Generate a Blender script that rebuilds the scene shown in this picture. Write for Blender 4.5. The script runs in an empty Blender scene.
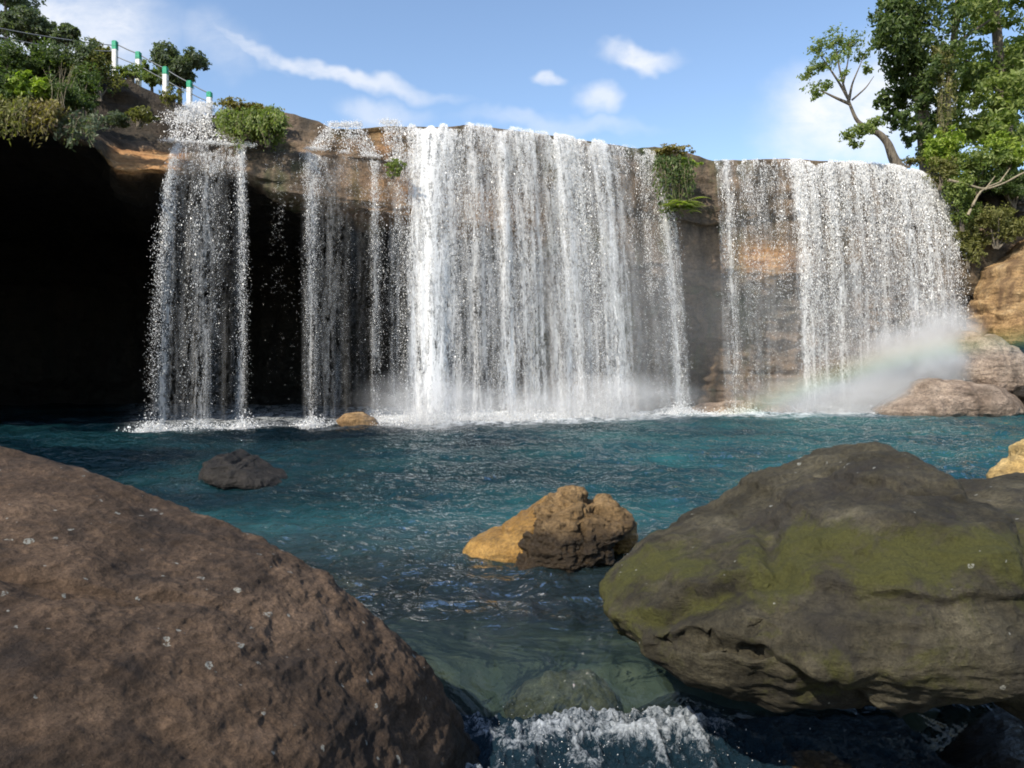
import bpy, math, random
import numpy as np
rng = np.random.default_rng(7)
random.seed(7)
scn = bpy.context.scene
COL = scn.collection
F, CX, HY, EYE = 740.0, 512.0, 370.0, 2.4     # focal length in px, centre column, horizon row, eye height (m)

def P(px, py, d):
    """point seen at pixel px,py at distance d in front of the camera"""
    return np.array([(px-CX)/F*d, d, EYE-(py-HY)/F*d])

# ------------------------------------------------------------------ noise
def _h(ix, iy, iz, seed):
    m = np.uint32
    with np.errstate(over='ignore'):
        h = (ix.astype(np.int64)*374761393 + iy.astype(np.int64)*668265263 + iz.astype(np.int64)*2147483647 + seed*1274126177)
        h = (h & 0xffffffff).astype(m)
        h = (h ^ (h >> m(13)))*m(1274126177)
        h = (h ^ (h >> m(16)))*m(2246822519)
        h = h ^ (h >> m(15))
    return h.astype(np.float64)/2147483647.5-1.0
def vnoise(p, seed=0):
    p = np.asarray(p, float)
    i = np.floor(p).astype(np.int64); f = p-i
    w = f*f*f*(f*(f*6-15)+10)
    r = 0
    for a in (0, 1):
        wa = w[:, 0] if a else 1-w[:, 0]
        for b in (0, 1):
            wb = w[:, 1] if b else 1-w[:, 1]
            for c in (0, 1):
                wc = w[:, 2] if c else 1-w[:, 2]
                r = r+wa*wb*wc*_h(i[:, 0]+a, i[:, 1]+b, i[:, 2]+c, seed)
    return r
def fbm(p, octv=4, seed=0, gain=.5, ridged=False):
    p = np.asarray(p, float); r = 0; a = 1; s = 0
    for k in range(octv):
        n = vnoise(p*(2.03**k)+17.3*k, seed+k)
        if ridged: n = 1-2*np.abs(n)
        r = r+a*n; s += a; a *= gain
    return r/s
def sstep(a, b, x):
    t = np.clip((x-a)/(b-a), 0, 1)
    return t*t*(3-2*t)

# ------------------------------------------------------------------ mesh helpers
def mesh_np(name, V, faces, mat=None, smooth=True, parent=None, attrs=None, uv=None, loc=None, rawmesh=False):
    V = np.asarray(V, np.float32); faces = np.asarray(faces, np.int32)
    n, k = faces.shape
    me = bpy.data.meshes.new(name)
    me.vertices.add(len(V)); me.vertices.foreach_set('co', V.ravel())
    me.loops.add(n*k); me.loops.foreach_set('vertex_index', faces.ravel())
    me.polygons.add(n)
    me.polygons.foreach_set('loop_start', np.arange(0, n*k, k, dtype=np.int32))
    me.polygons.foreach_set('loop_total', np.full(n, k, np.int32))
    me.polygons.foreach_set('use_smooth', np.full(n, smooth, bool))
    me.update(calc_edges=True)
    for an, (dom, arr) in (attrs or {}).items():
        at = me.attributes.new(an, 'FLOAT', dom); at.data.foreach_set('value', np.asarray(arr, np.float32))
    if uv is not None:
        l = me.uv_layers.new(name='st'); l.data.foreach_set('uv', np.asarray(uv, np.float32)[faces.ravel()].ravel())
    if mat: me.materials.append(mat)
    if rawmesh: return me
    o = bpy.data.objects.new(name, me); COL.objects.link(o)
    if parent: o.parent = parent
    if loc is not None: o.location = loc
    return o
def grid_faces(nu, nv, wrap=False):
    """vertex index = iu*nv+iv"""
    iu = np.arange(nu if wrap else nu-1); iv = np.arange(nv-1)
    A, B = np.meshgrid(iu, iv, indexing='ij'); A2 = (A+1) % nu
    return np.stack([A*nv+B, A2*nv+B, A2*nv+B+1, A*nv+B+1], -1).reshape(-1, 4)
def tag(o, label=None, cat=None, group=None, kind=None):
    if label: o['label'] = label
    if cat: o['category'] = cat
    if group: o['group'] = group
    if kind: o['kind'] = kind
    return o
def empty(name, loc):
    o = bpy.data.objects.new(name, None); COL.objects.link(o); o.location = loc
    o.empty_display_size = .2
    return o
def sphere_dirs(n):
    """quad sphere: unit directions and faces"""
    t = np.tan(np.linspace(-math.pi/4, math.pi/4, n))
    A, B = np.meshgrid(t, t, indexing='ij'); o = np.ones_like(A)
    V = []; Fs = []; base = 0
    for q in ((o, A, B), (-o, B, A), (B, o, A), (A, -o, B), (A, B, o), (B, A, -o)):
        v = np.stack(q, -1).reshape(-1, 3); v /= np.linalg.norm(v, axis=1)[:, None]
        V.append(v); Fs.append(grid_faces(n, n)+base); base += n*n
    V = np.concatenate(V); Fs = np.concatenate(Fs)
    key = np.round(V*1e5).astype(np.int64)
    _, idx, inv = np.unique(key, axis=0, return_index=True, return_inverse=True)
    return V[idx], inv.reshape(-1)[Fs]
def vnormals(V, Fq):
    a, b, c, d = (V[Fq[:, i]] for i in range(4))
    fn = np.cross(c-a, d-b); N = np.zeros_like(V)
    for i in range(4): np.add.at(N, Fq[:, i], fn)
    return N/np.maximum(np.linalg.norm(N, axis=1), 1e-12)[:, None]
def tube(paths, nseg=8, seed=0, wob=.0):
    """paths: list of (points, radii); returns V, F (quads)"""
    VV = []; FF = []; base = 0
    for pts, rad in paths:
        pts = np.asarray(pts, float); rad = np.asarray(rad, float); n = len(pts)
        # resample smoothly
        s = np.linspace(0, n-1, (n-1)*5+1)
        Q = np.stack([np.interp(s, np.arange(n), pts[:, k]) for k in range(3)], 1)
        if len(Q) > 4:
            for _ in range(3): Q[1:-1] = (Q[:-2]+2*Q[1:-1]+Q[2:])/4
        r = np.interp(s, np.arange(n), rad)
        if wob: r = r*(1+wob*vnoise(np.stack([s*1.3, s*0+seed, s*0], 1), 5))
        T = np.gradient(Q, axis=0); T /= np.maximum(np.linalg.norm(T, axis=1), 1e-9)[:, None]
        up = np.where(np.abs(T[:, 2:3]) > .9, [[1., 0, 0]], [[0, 0, 1.]])
        B = np.cross(T, up); B /= np.linalg.norm(B, axis=1)[:, None]; C = np.cross(T, B)
        an = np.linspace(0, 2*math.pi, nseg, endpoint=False)
        ring = Q[None]+r[None, :, None]*(np.cos(an)[:, None, None]*B[None]+np.sin(an)[:, None, None]*C[None])
        VV.append(ring.reshape(-1, 3)); FF.append(grid_faces(nseg, len(Q), True)+base); base += nseg*len(Q)
    return np.concatenate(VV), np.concatenate(FF)

# ------------------------------------------------------------------ materials
def newmat(name):
    m = bpy.data.materials.new(name); m.use_nodes = True
    nt = m.node_tree; nt.nodes.clear()
    out = nt.nodes.new('ShaderNodeOutputMaterial')
    return m, nt, out
class G:
    """small node-graph helper"""
    def __init__(s, nt): s.nt = nt; s.L = nt.links.new
    def n(s, typ, **kw):
        x = s.nt.nodes.new(typ)
        for k, v in kw.items(): setattr(x, k, v)
        return x
    def put(s, sock, v):
        if isinstance(v, bpy.types.NodeSocket): s.L(v, sock)
        elif v is not None: sock.default_value = v
    def math(s, op, a, b=None, c=None, clamp=False):
        x = s.n('ShaderNodeMath', operation=op, use_clamp=clamp); s.put(x.inputs[0], a)
        if b is not None: s.put(x.inputs[1], b)
        if c is not None: s.put(x.inputs[2], c)
        return x.outputs[0]
    def vmath(s, op, a, b=None):
        x = s.n('ShaderNodeVectorMath', operation=op); s.put(x.inputs[0], a)
        if b is not None: s.put(x.inputs[1], b)
        return x.outputs['Value'] if op in ('LENGTH', 'DOT_PRODUCT', 'DISTANCE') else x.outputs[0]
    def noise(s, vec, scale, detail=4, rough=.55, dist=0, out='Fac'):
        x = s.n('ShaderNodeTexNoise'); s.put(x.inputs['Vector'], vec)
        x.inputs['Scale'].default_value = scale; x.inputs['Detail'].default_value = detail
        x.inputs['Roughness'].default_value = rough; x.inputs['Distortion'].default_value = dist
        return x.outputs[out]
    def voro(s, vec, scale, feature='F1', out='Distance', rnd=1):
        x = s.n('ShaderNodeTexVoronoi', feature=feature); s.put(x.inputs['Vector'], vec)
        x.inputs['Scale'].default_value = scale; x.inputs['Randomness'].default_value = rnd
        return x.outputs[out]
    def ramp(s, fac, stops, interp='LINEAR'):
        x = s.n('ShaderNodeValToRGB'); s.put(x.inputs[0], fac); e = x.color_ramp; e.interpolation = interp
        while len(e.elements) < len(stops): e.elements.new(.5)
        for el, (p, c) in zip(e.elements, stops):
            el.position = p
            el.color = (c, c, c, 1) if isinstance(c, (int, float)) else (*c, 1)
        return x.outputs[0]
    def mix(s, f, a, b, mode='MIX'):
        x = s.n('ShaderNodeMix', data_type='RGBA', blend_type=mode)
        s.put(x.inputs[0], f); s.put(x.inputs[6], (*a, 1) if isinstance(a, tuple) and len(a) == 3 else a)
        s.put(x.inputs[7], (*b, 1) if isinstance(b, tuple) and len(b) == 3 else b)
        return x.outputs[2]
    def scale(s, vec, sc):
        return s.vmath('MULTIPLY', vec, sc)
    def bump(s, h, strength, dist, normal=None):
        x = s.n('ShaderNodeBump'); s.put(x.inputs['Height'], h)
        x.inputs['Strength'].default_value = strength; x.inputs['Distance'].default_value = dist
        if normal is not None: s.L(normal, x.inputs['Normal'])
        return x.outputs[0]
    def principled(s, **kw):
        x = s.n('ShaderNodeBsdfPrincipled')
        for k, v in kw.items(): s.put(x.inputs[k], (*v, 1) if isinstance(v, tuple) and len(v) == 3 and k.endswith('Color') else v)
        return x
    def pos(s): return s.n('ShaderNodeNewGeometry').outputs['Position']
    def nz(s):
        x = s.n('ShaderNodeSeparateXYZ'); s.L(s.n('ShaderNodeNewGeometry').outputs['Normal'], x.inputs[0]); return x.outputs[2]
    def xyz(s, v):
        x = s.n('ShaderNodeSeparateXYZ'); s.put(x.inputs[0], v); return x.outputs
    def attr(s, name, out='Fac'):
        x = s.n('ShaderNodeAttribute', attribute_name=name); return x.outputs[out]

def rock_material(name, dark, mid, light, scale=1., lichen=0., moss=None, moss_amt=0., rough=.85, bump=.5, strata=0., wet_z=None, stain=None, spot=1., top_light=None):
    m, nt, out = newmat(name); g = G(nt); p = g.pos()
    big = g.noise(p, .55*scale, 5, .6, .4)
    med = g.noise(p, 2.6*scale, 8, .62, .2)
    fine = g.noise(p, 22*scale, 8, .7)
    pit = g.voro(p, 16*scale)
    grain = g.noise(p, 75*scale, 5, .75)
    lay = g.noise(g.scale(p, (1., 1., 3.6)), 2.2*scale, 9, .7, .5)
    c = g.ramp(big, [(.3, dark), (.5, mid), (.72, light)])
    c2 = g.ramp(med, [(.28, dark), (.52, mid), (.75, light)])
    c = g.mix(.55, c, c2)
    c = g.mix(.8, c, g.ramp(fine, [(.3, .35), (.5, .95), (.75, 1.5)]), 'MULTIPLY')
    c = g.mix(.7, c, g.ramp(lay, [(.36, .42), (.5, .95), (.62, 1.35)]), 'MULTIPLY')
    c = g.mix(.7, c, g.ramp(grain, [(.3, .4), (.5, 1.), (.72, 1.6)]), 'MULTIPLY')
    if stain:
        st = g.noise(g.scale(p, (1.2, 1.2, .25)), 1.1*scale, 6, .65, .6)
        c = g.mix(g.math('MULTIPLY', g.ramp(st, [(.5, 0.), (.62, 1.)]), .75), c, stain)
    hgt = g.math('ADD', g.math('ADD', g.math('MULTIPLY', med, .7), g.math('MULTIPLY', lay, 1.)), g.math('MULTIPLY', fine, .35))
    if strata:
        wob = g.math('ADD', g.xyz(p)[2], g.math('MULTIPLY', big, 1.2))
        cv = g.n('ShaderNodeCombineXYZ'); g.L(g.math('MULTIPLY', wob, 2.2), cv.inputs[2]); g.L(g.math('MULTIPLY', g.xyz(p)[0], .12), cv.inputs[0])
        sn = g.noise(cv.outputs[0], 1.6, 5, .6)
        c = g.mix(strata, c, g.ramp(sn, [(.35, .45), (.5, 1.), (.6, .75), (.7, 1.2)]), 'MULTIPLY')
        hgt = g.math('ADD', hgt, g.math('MULTIPLY', sn, 1.5*strata))
    if moss:
        mn = g.noise(p, 2.1*scale, 9, .72, .5)
        mf = g.noise(p, 60*scale, 4, .7)
        at = g.attr('moss')
        f = g.math('ADD', g.math('MULTIPLY', at, 1.0), g.math('SUBTRACT', g.math('MULTIPLY', mn, 3.2), 1.95-moss_amt))
        f = g.ramp(f, [(.05, 0.), (.5, .9)])
        mc = g.mix(g.ramp(mf, [(.3, 0.), (.7, 1.)]), tuple(v*.55 for v in moss), moss)
        c = g.mix(f, c, mc)
    if lichen:
        vd = g.n('ShaderNodeTexVoronoi'); pw = g.vmath('ADD', p, g.scale(g.noise(p, 9, 3, out='Color'), (.09, .09, .09)))
        g.L(pw, vd.inputs['Vector']); vd.inputs['Scale'].default_value = 9*spot
        msk = g.noise(p, 1.7, 3, .6)
        rad = g.math('MULTIPLY', g.ramp(msk, [(.44, .12), (.62, 1.)]), g.math('MULTIPLY', g.xyz(vd.outputs['Color'])[0], lichen))
        lf = g.math('LESS_THAN', vd.outputs['Distance'], rad)
        lf = g.math('MULTIPLY', lf, g.ramp(g.noise(p, 55, 3, .7), [(.4, 0.), (.55, .8)]))
        c = g.mix(lf, c, (.42, .42, .37))
    r = rough
    if wet_z is not None:
        z = g.xyz(p)[2]
        zz = g.math('ADD', z, g.math('MULTIPLY', g.math('SUBTRACT', med, .5), .25))
        w = g.ramp(g.math('SUBTRACT', zz, wet_z-.5), [(.35, 1.), (.62, 0.)])
        c = g.mix(g.math('MULTIPLY', w, .85), c, (.018, .015, .012))
        r = g.math('SUBTRACT', rough, g.math('MULTIPLY', w, .55))
    b = g.bump(hgt, bump, .12/scale)
    b = g.bump(fine, bump, .025/scale, b); b = g.bump(grain, bump, .007/scale, b)
    b = g.bump(g.math('MULTIPLY', pit, -1), bump*.25, .02/scale, b)
    bs = g.principled(**{'Base Color': c, 'Roughness': r, 'Normal': b, 'Specular IOR Level': .3})
    g.L(bs.outputs[0], out.inputs[0])
    return m

M_LEFT = rock_material('brown_boulder_rock', (.027, .018, .012), (.12, .076, .047), (.28, .185, .12), 1., .36, rough=.9, bump=.7, wet_z=-.3, stain=(.03, .023, .019), strata=.25)
M_RIGHT = rock_material('mossy_boulder_rock', (.019, .016, .010), (.066, .056, .034), (.17, .148, .098), 1., .2, moss=(.098, .096, .022), moss_amt=-.04, bump=.7, wet_z=-.05, stain=(.035, .03, .026))
M_MID = rock_material('tan_rock', (.12, .075, .03), (.30, .19, .085), (.46, .32, .17), 1.3, .0, bump=.9, wet_z=.55)
M_MIDWET = rock_material('wet_orange_rock', (.12, .06, .014), (.28, .155, .04), (.40, .25, .08), 1.3, .0, bump=.5, wet_z=-.1, rough=.35)
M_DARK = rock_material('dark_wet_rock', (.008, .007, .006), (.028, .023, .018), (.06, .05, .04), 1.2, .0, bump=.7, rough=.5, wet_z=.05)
M_YEL = rock_material('ochre_rock', (.3, .19, .06), (.48, .32, .12), (.6, .45, .22), 1.2, .0, bump=.6)
M_PALE = rock_material('pale_rock', (.22, .155, .115), (.42, .32, .245), (.54, .44, .35), .35, .0, bump=.8, stain=(.12, .085, .06), strata=.15)
M_ORANGE = rock_material('orange_rock', (.2, .11, .05), (.44, .28, .13), (.6, .46, .28), .4, .0, bump=.8, stain=(.12, .07, .04), strata=.25)

def cliff_material():
    m, nt, out = newmat('cliff_rock'); g = G(nt); p = g.pos()
    x, y, z = g.xyz(p)
    big = g.noise(p, .16, 5, .6, .3); med = g.noise(p, .8, 8, .65, .3); fine = g.noise(p, 7, 8, .7)
    streak = g.noise(g.scale(p, (1., 1., .12)), 1.1, 6, .6)
    c = g.ramp(med, [(.25, (.05, .038, .028)), (.5, (.17, .12, .078)), (.75, (.32, .215, .13))])
    c = g.mix(g.ramp(big, [(.42, 0.), (.6, .8)]), c, g.mix(med, (.13, .10, .075), (.30, .21, .14)))
    c = g.mix(g.ramp(streak, [(.42, .0), (.66, .8)]), c, (.035, .03, .022))
    # green algae where water runs
    gr = g.noise(g.scale(p, (1, 1, .35)), .55, 6, .65)
    c = g.mix(g.math('MULTIPLY', g.ramp(gr, [(.5, 0.), (.66, .9)]), g.attr('algae')), c, (.045, .07, .018))
    # bare orange sandstone where the attribute says so
    oc = g.ramp(g.noise(g.scale(p, (.6, .6, 3)), 1.2, 6, .65), [(.3, (.24, .11, .045)), (.5, (.52, .27, .11)), (.7, (.66, .43, .22))])
    c = g.mix(g.attr('bare'), c, oc)
    c = g.mix(.8, c, g.ramp(fine, [(.3, .4), (.5, .95), (.72, 1.4)]), 'MULTIPLY')
    wob = g.math('ADD', z, g.math('MULTIPLY', big, 3.))
    cv = g.n('ShaderNodeCombineXYZ'); g.L(wob, cv.inputs[2]); g.L(g.math('MULTIPLY', x, .05), cv.inputs[0]); g.L(g.math('MULTIPLY', y, .05), cv.inputs[1])
    sn = g.noise(cv.outputs[0], 2.0, 6, .65)
    c = g.mix(.45, c, g.ramp(sn, [(.36, .4), (.5, 1.), (.62, .7), (.72, 1.3)]), 'MULTIPLY')
    c = g.mix(g.attr('cave'), c, g.mix(1., c, (.07, .075, .07), 'MULTIPLY'))     # cave and underside shade put into the colour; upper left rock darkened too
    h = g.math('ADD', g.math('ADD', g.math('MULTIPLY', med, 1.), g.math('MULTIPLY', fine, .25)), g.math('MULTIPLY', sn, .6))
    b = g.bump(h, .8, .35); b = g.bump(fine, .6, .06, b)
    bs = g.principled(**{'Base Color': c, 'Roughness': .7, 'Normal': b, 'Specular IOR Level': .3})
    g.L(bs.outputs[0], out.inputs[0]); return m
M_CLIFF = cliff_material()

def leaf_material(name, a, b, c, trans=.45, rough=.5):
    m, nt, out = newmat(name); g = G(nt)
    t = g.attr('tint'); col = g.ramp(t, [(0., a), (.5, b), (1., c)])
    d = g.principled(**{'Base Color': col, 'Roughness': rough, 'Specular IOR Level': .35})
    tr = g.n('ShaderNodeBsdfTranslucent'); g.L(g.mix(1., col, (1.2, 1.35, .5), 'MULTIPLY'), tr.inputs[0])
    mx = g.n('ShaderNodeMixShader'); mx.inputs[0].default_value = trans
    g.L(d.outputs[0], mx.inputs[1]); g.L(tr.outputs[0], mx.inputs[2]); g.L(mx.outputs[0], out.inputs[0]); return m
L_DARK = leaf_material('dark_leaves', (.035, .062, .02), (.085, .125, .038), (.18, .225, .075))
L_MID = leaf_material('green_leaves', (.085, .13, .034), (.19, .24, .065), (.33, .37, .13))
L_BRIGHT = leaf_material('bright_leaves', (.12, .19, .02), (.24, .32, .045), (.38, .44, .09), .45)
L_OLIVE = leaf_material('olive_leaves', (.08, .09, .028), (.18, .18, .055), (.31, .29, .11))
L_YELLOW = leaf_material('straw_leaves', (.12, .09, .03), (.22, .18, .055), (.32, .28, .10))
L_GREY = leaf_material('grey_green_leaves', (.06, .08, .05), (.11, .14, .085), (.19, .22, .14))
def bark_material(name, a, b):
    m, nt, out = newmat(name); g = G(nt); p = g.pos()
    n = g.noise(g.scale(p, (1, 1, .3)), 9, 6, .65)
    bs = g.principled(**{'Base Color': g.ramp(n, [(.3, a), (.7, b)]), 'Roughness': .9, 'Normal': g.bump(n, .7, .05)})
    g.L(bs.outputs[0], out.inputs[0]); return m
M_BARK = bark_material('bark', (.05, .04, .03), (.19, .16, .12))
M_BARKPALE = bark_material('pale_bark', (.14, .11, .07), (.34, .29, .2))
M_STRAW = bark_material('dry_stem', (.14, .11, .07), (.3, .25, .16))

def whitewater_material():
    m, nt, out = newmat('falling_water'); g = G(nt)
    d = g.n('ShaderNodeBsdfDiffuse'); d.inputs[0].default_value = (.96, .955, .945, 1)
    t = g.n('ShaderNodeBsdfTranslucent'); t.inputs[0].default_value = (.96, .955, .945, 1)
    mx = g.n('ShaderNodeMixShader'); mx.inputs[0].default_value = .48
    g.L(d.outputs[0], mx.inputs[1]); g.L(t.outputs[0], mx.inputs[2])
    gl = g.n('ShaderNodeBsdfGlossy'); gl.inputs['Roughness'].default_value = .25
    m2 = g.n('ShaderNodeMixShader'); m2.inputs[0].default_value = .08
    g.L(mx.outputs[0], m2.inputs[1]); g.L(gl.outputs[0], m2.inputs[2])
    g.L(m2.outputs[0], out.inputs[0]); return m
M_DROP = whitewater_material()
def veil_material():
    m, nt, out = newmat('water_veil'); g = G(nt)
    uv = g.n('ShaderNodeUVMap', uv_map='st').outputs[0]
    s1 = g.noise(g.scale(uv, (3.1, 2.6, 1)), 1., 6, .64, .7)
    s2 = g.noise(g.scale(uv, (5.5, 24., 1)), 1., 5, .68, 1.2)
    dens = g.attr('dens')
    f = g.math('ADD', g.math('MULTIPLY', s1, .6), g.math('MULTIPLY', s2, .5))
    f = g.ramp(f, [(.47, 0.), (.66, 1.)])
    a = g.math('MULTIPLY', f, dens, clamp=True)
    d = g.n('ShaderNodeBsdfDiffuse'); d.inputs[0].default_value = (.96, .955, .945, 1)
    t = g.n('ShaderNodeBsdfTranslucent'); t.inputs[0].default_value = (.96, .955, .945, 1)
    mx = g.n('ShaderNodeMixShader'); mx.inputs[0].default_value = .4
    g.L(d.outputs[0], mx.inputs[1]); g.L(t.outputs[0], mx.inputs[2])
    tp = g.n('ShaderNodeBsdfTransparent')
    m2 = g.n('ShaderNodeMixShader'); g.L(a, m2.inputs[0]); g.L(tp.outputs[0], m2.inputs[1]); g.L(mx.outputs[0], m2.inputs[2])
    g.L(m2.outputs[0], out.inputs[0]); return m
M_VEIL = veil_material()

def pool_material():
    m, nt, out = newmat('pool_water'); g = G(nt); p = g.pos()
    dep = g.attr('depth')
    w = g.n('ShaderNodeTexNoise'); 
    n1 = g.noise(g.scale(p, (1., 1.6, 1)), 1.6, 4, .55, .6)
    n2 = g.noise(g.scale(p, (1., 1.6, 1)), 9., 4, .6, .4)
    nt.nodes.remove(w)
    cm = g.attr('calm'); b = g.bump(g.math('MULTIPLY', n1, cm), 1., .5); b = g.bump(g.math('MULTIPLY', n2, cm), .5, .05, b)
    # body colour: suspended mineral scatter, bluer where deep
    var = g.noise(p, .22, 4, .6, .5)
    deep = g.mix(g.ramp(var, [(.35, 0.), (.65, 1.)]), (.008, .042, .056), (.020, .088, .090))
    body = g.mix(g.ramp(dep, [(.1, 0.), (.6, 1.)]), (.035, .056, .06), deep)
    body = g.mix(g.attr('bubble_reflect'), (.0012, .007, .011), body)
    d = g.n('ShaderNodeBsdfDiffuse'); g.L(body, d.inputs[0]); 
    tp = g.n('ShaderNodeBsdfTransparent'); g.L(g.mix(g.ramp(dep, [(0., 0.), (.3, 1.)]), (.66, .78, .84), (.4, .62, .6)), tp.inputs[0])
    op = g.ramp(dep, [(0., .05), (.12, .27), (.3, .70), (.55, .97)])
    bm = g.n('ShaderNodeMixShader'); g.L(op, bm.inputs[0]); g.L(tp.outputs[0], bm.inputs[1]); g.L(d.outputs[0], bm.inputs[2])
    fr = g.n('ShaderNodeFresnel'); fr.inputs[0].default_value = 1.33; g.L(b, fr.inputs[1])
    gl = g.n('ShaderNodeBsdfGlossy'); gl.inputs['Roughness'].default_value = .03; g.L(b, gl.inputs['Normal'])
    mx = g.n('ShaderNodeMixShader'); g.L(g.math('MULTIPLY', fr.outputs[0], 1.25, clamp=True), mx.inputs[0]); g.L(bm.outputs[0], mx.inputs[1]); g.L(gl.outputs[0], mx.inputs[2])
    # drifting foam flecks
    fo = g.math('MULTIPLY', g.attr('foam'), g.ramp(g.math('ADD', g.math('MULTIPLY', g.noise(p, 1.6, 6, .7, .5), .6), g.math('MULTIPLY', g.noise(p, 12, 5, .7), .5)), [(.48, 0.), (.6, 1.)]))
    df = g.n('ShaderNodeBsdfDiffuse'); df.inputs[0].default_value = (.85, .88, .9, 1)
    m3 = g.n('ShaderNodeMixShader'); g.L(fo, m3.inputs[0]); g.L(mx.outputs[0], m3.inputs[1]); g.L(df.outputs[0], m3.inputs[2])
    g.L(m3.outputs[0], out.inputs[0]); return m
M_POOL = pool_material()
def churn_material():
    m, nt, out = newmat('churning_water'); g = G(nt); p = g.pos()
    n = g.math('ADD', g.math('MULTIPLY', g.noise(g.scale(p, (1.3, .7, 1)), 7, 7, .72, 1.6), .65), g.math('MULTIPLY', g.noise(p, 34, 5, .75, 1.), .4))
    f = g.ramp(g.math('ADD', n, g.math('MULTIPLY', g.attr('crest'), .35)), [(.52, 0.), (.73, .88)])
    b = g.bump(n, 1., .09)
    w = g.principled(**{'Base Color': (.012, .03, .045), 'Roughness': .1, 'IOR': 1.33, 'Normal': b})
    d = g.n('ShaderNodeBsdfDiffuse'); d.inputs[0].default_value = (.66, .71, .76, 1); g.L(b, d.inputs['Normal'])
    mx = g.n('ShaderNodeMixShader'); g.L(f, mx.inputs[0]); g.L(w.outputs[0], mx.inputs[1]); g.L(d.outputs[0], mx.inputs[2])
    g.L(mx.outputs[0], out.inputs[0]); return m
M_CHURN = churn_material()

# ------------------------------------------------------------------ cliff profile tables (by pixel column of the picture they come from)
BASE = ([-900, -300, -200, 0, 150, 300, 420, 520, 620, 700, 850, 1000, 1250, 1500], [470, 451, 447, 438, 433, 428, 424, 421, 417.5, 415, 413, 411, 406, 402])
def d_fall(px): return EYE*F/(np.interp(px, *BASE)-HY)
LIPOFF = 1.2
UPY = ([-900, -300, -200, 0, 40, 80, 112, 138, 165, 187, 198, 206, 215, 250, 290, 318, 330, 345, 385, 430, 470, 520, 560, 600, 638, 655, 680, 700, 714, 780, 850, 890, 920, 945, 965, 1000, 1100, 1250],
       [-60, 20, 30, 50, 59, 68, 76, 87, 99, 108, 112, 112, 106, 104, 111, 120, 126, 126, 123, 125, 123, 128, 134, 140, 147, 144, 148, 154, 159, 158, 160, 163, 170, 183, 192, 186, 150, 120])
LOY = ([-300, -200, 0, 50, 90, 108, 116, 170, 245, 300, 340, 380, 410, 440, 500, 560, 600, 650, 700, 750, 850, 950, 1000, 1250],
       [98, 100, 106, 112, 124, 134, 140, 142, 147, 150, 154, 160, 166, 172, 180, 190, 200, 215, 225, 220, 215, 230, 230, 215])
SETB = ([-300, 0, 100, 200, 300, 345, 400, 450, 600, 690, 720, 900, 960, 1020, 1250], [4.5, 4.5, 4, 3.4, 2.2, 1.0, .5, .25, .2, .6, .25, .3, 1.5, 3, 5])
THICK = ([-300, 0, 100, 114, 180, 245, 300, 350, 400, 450, 520, 600, 650, 700, 760, 850, 1000], [.3, .4, 1.0, 1.4, 1.3, 1.3, 2.0, 2.4, 2.3, 2.4, 2.6, 3, 3, 3, 3.5, 3.5, 4])
RECESS = ([-900, -620, -450, 0, 200, 300, 400, 470, 520, 580, 640, 690, 720, 800, 900, 1000, 1250], [1, 2, 20, 26, 23, 19, 13, 8.5, 5.4, 4.0, 4.0, 6.5, 2.6, 1.3, 1.0, 1.0, 1.])
def tab(t, px): return np.interp(px, *t)
def z_at(py, d): return EYE-(py-HY)/F*d
def lip_lower(px):
    d = d_fall(px)+LIPOFF; return np.stack([(px-CX)/F*d, d, z_at(tab(LOY, px), d)], -1)
def lip_upper(px):
    d = d_fall(px)+LIPOFF+tab(SETB, px); return np.stack([(px-CX)/F*d, d, z_at(tab(UPY, px), d)], -1)

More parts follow.
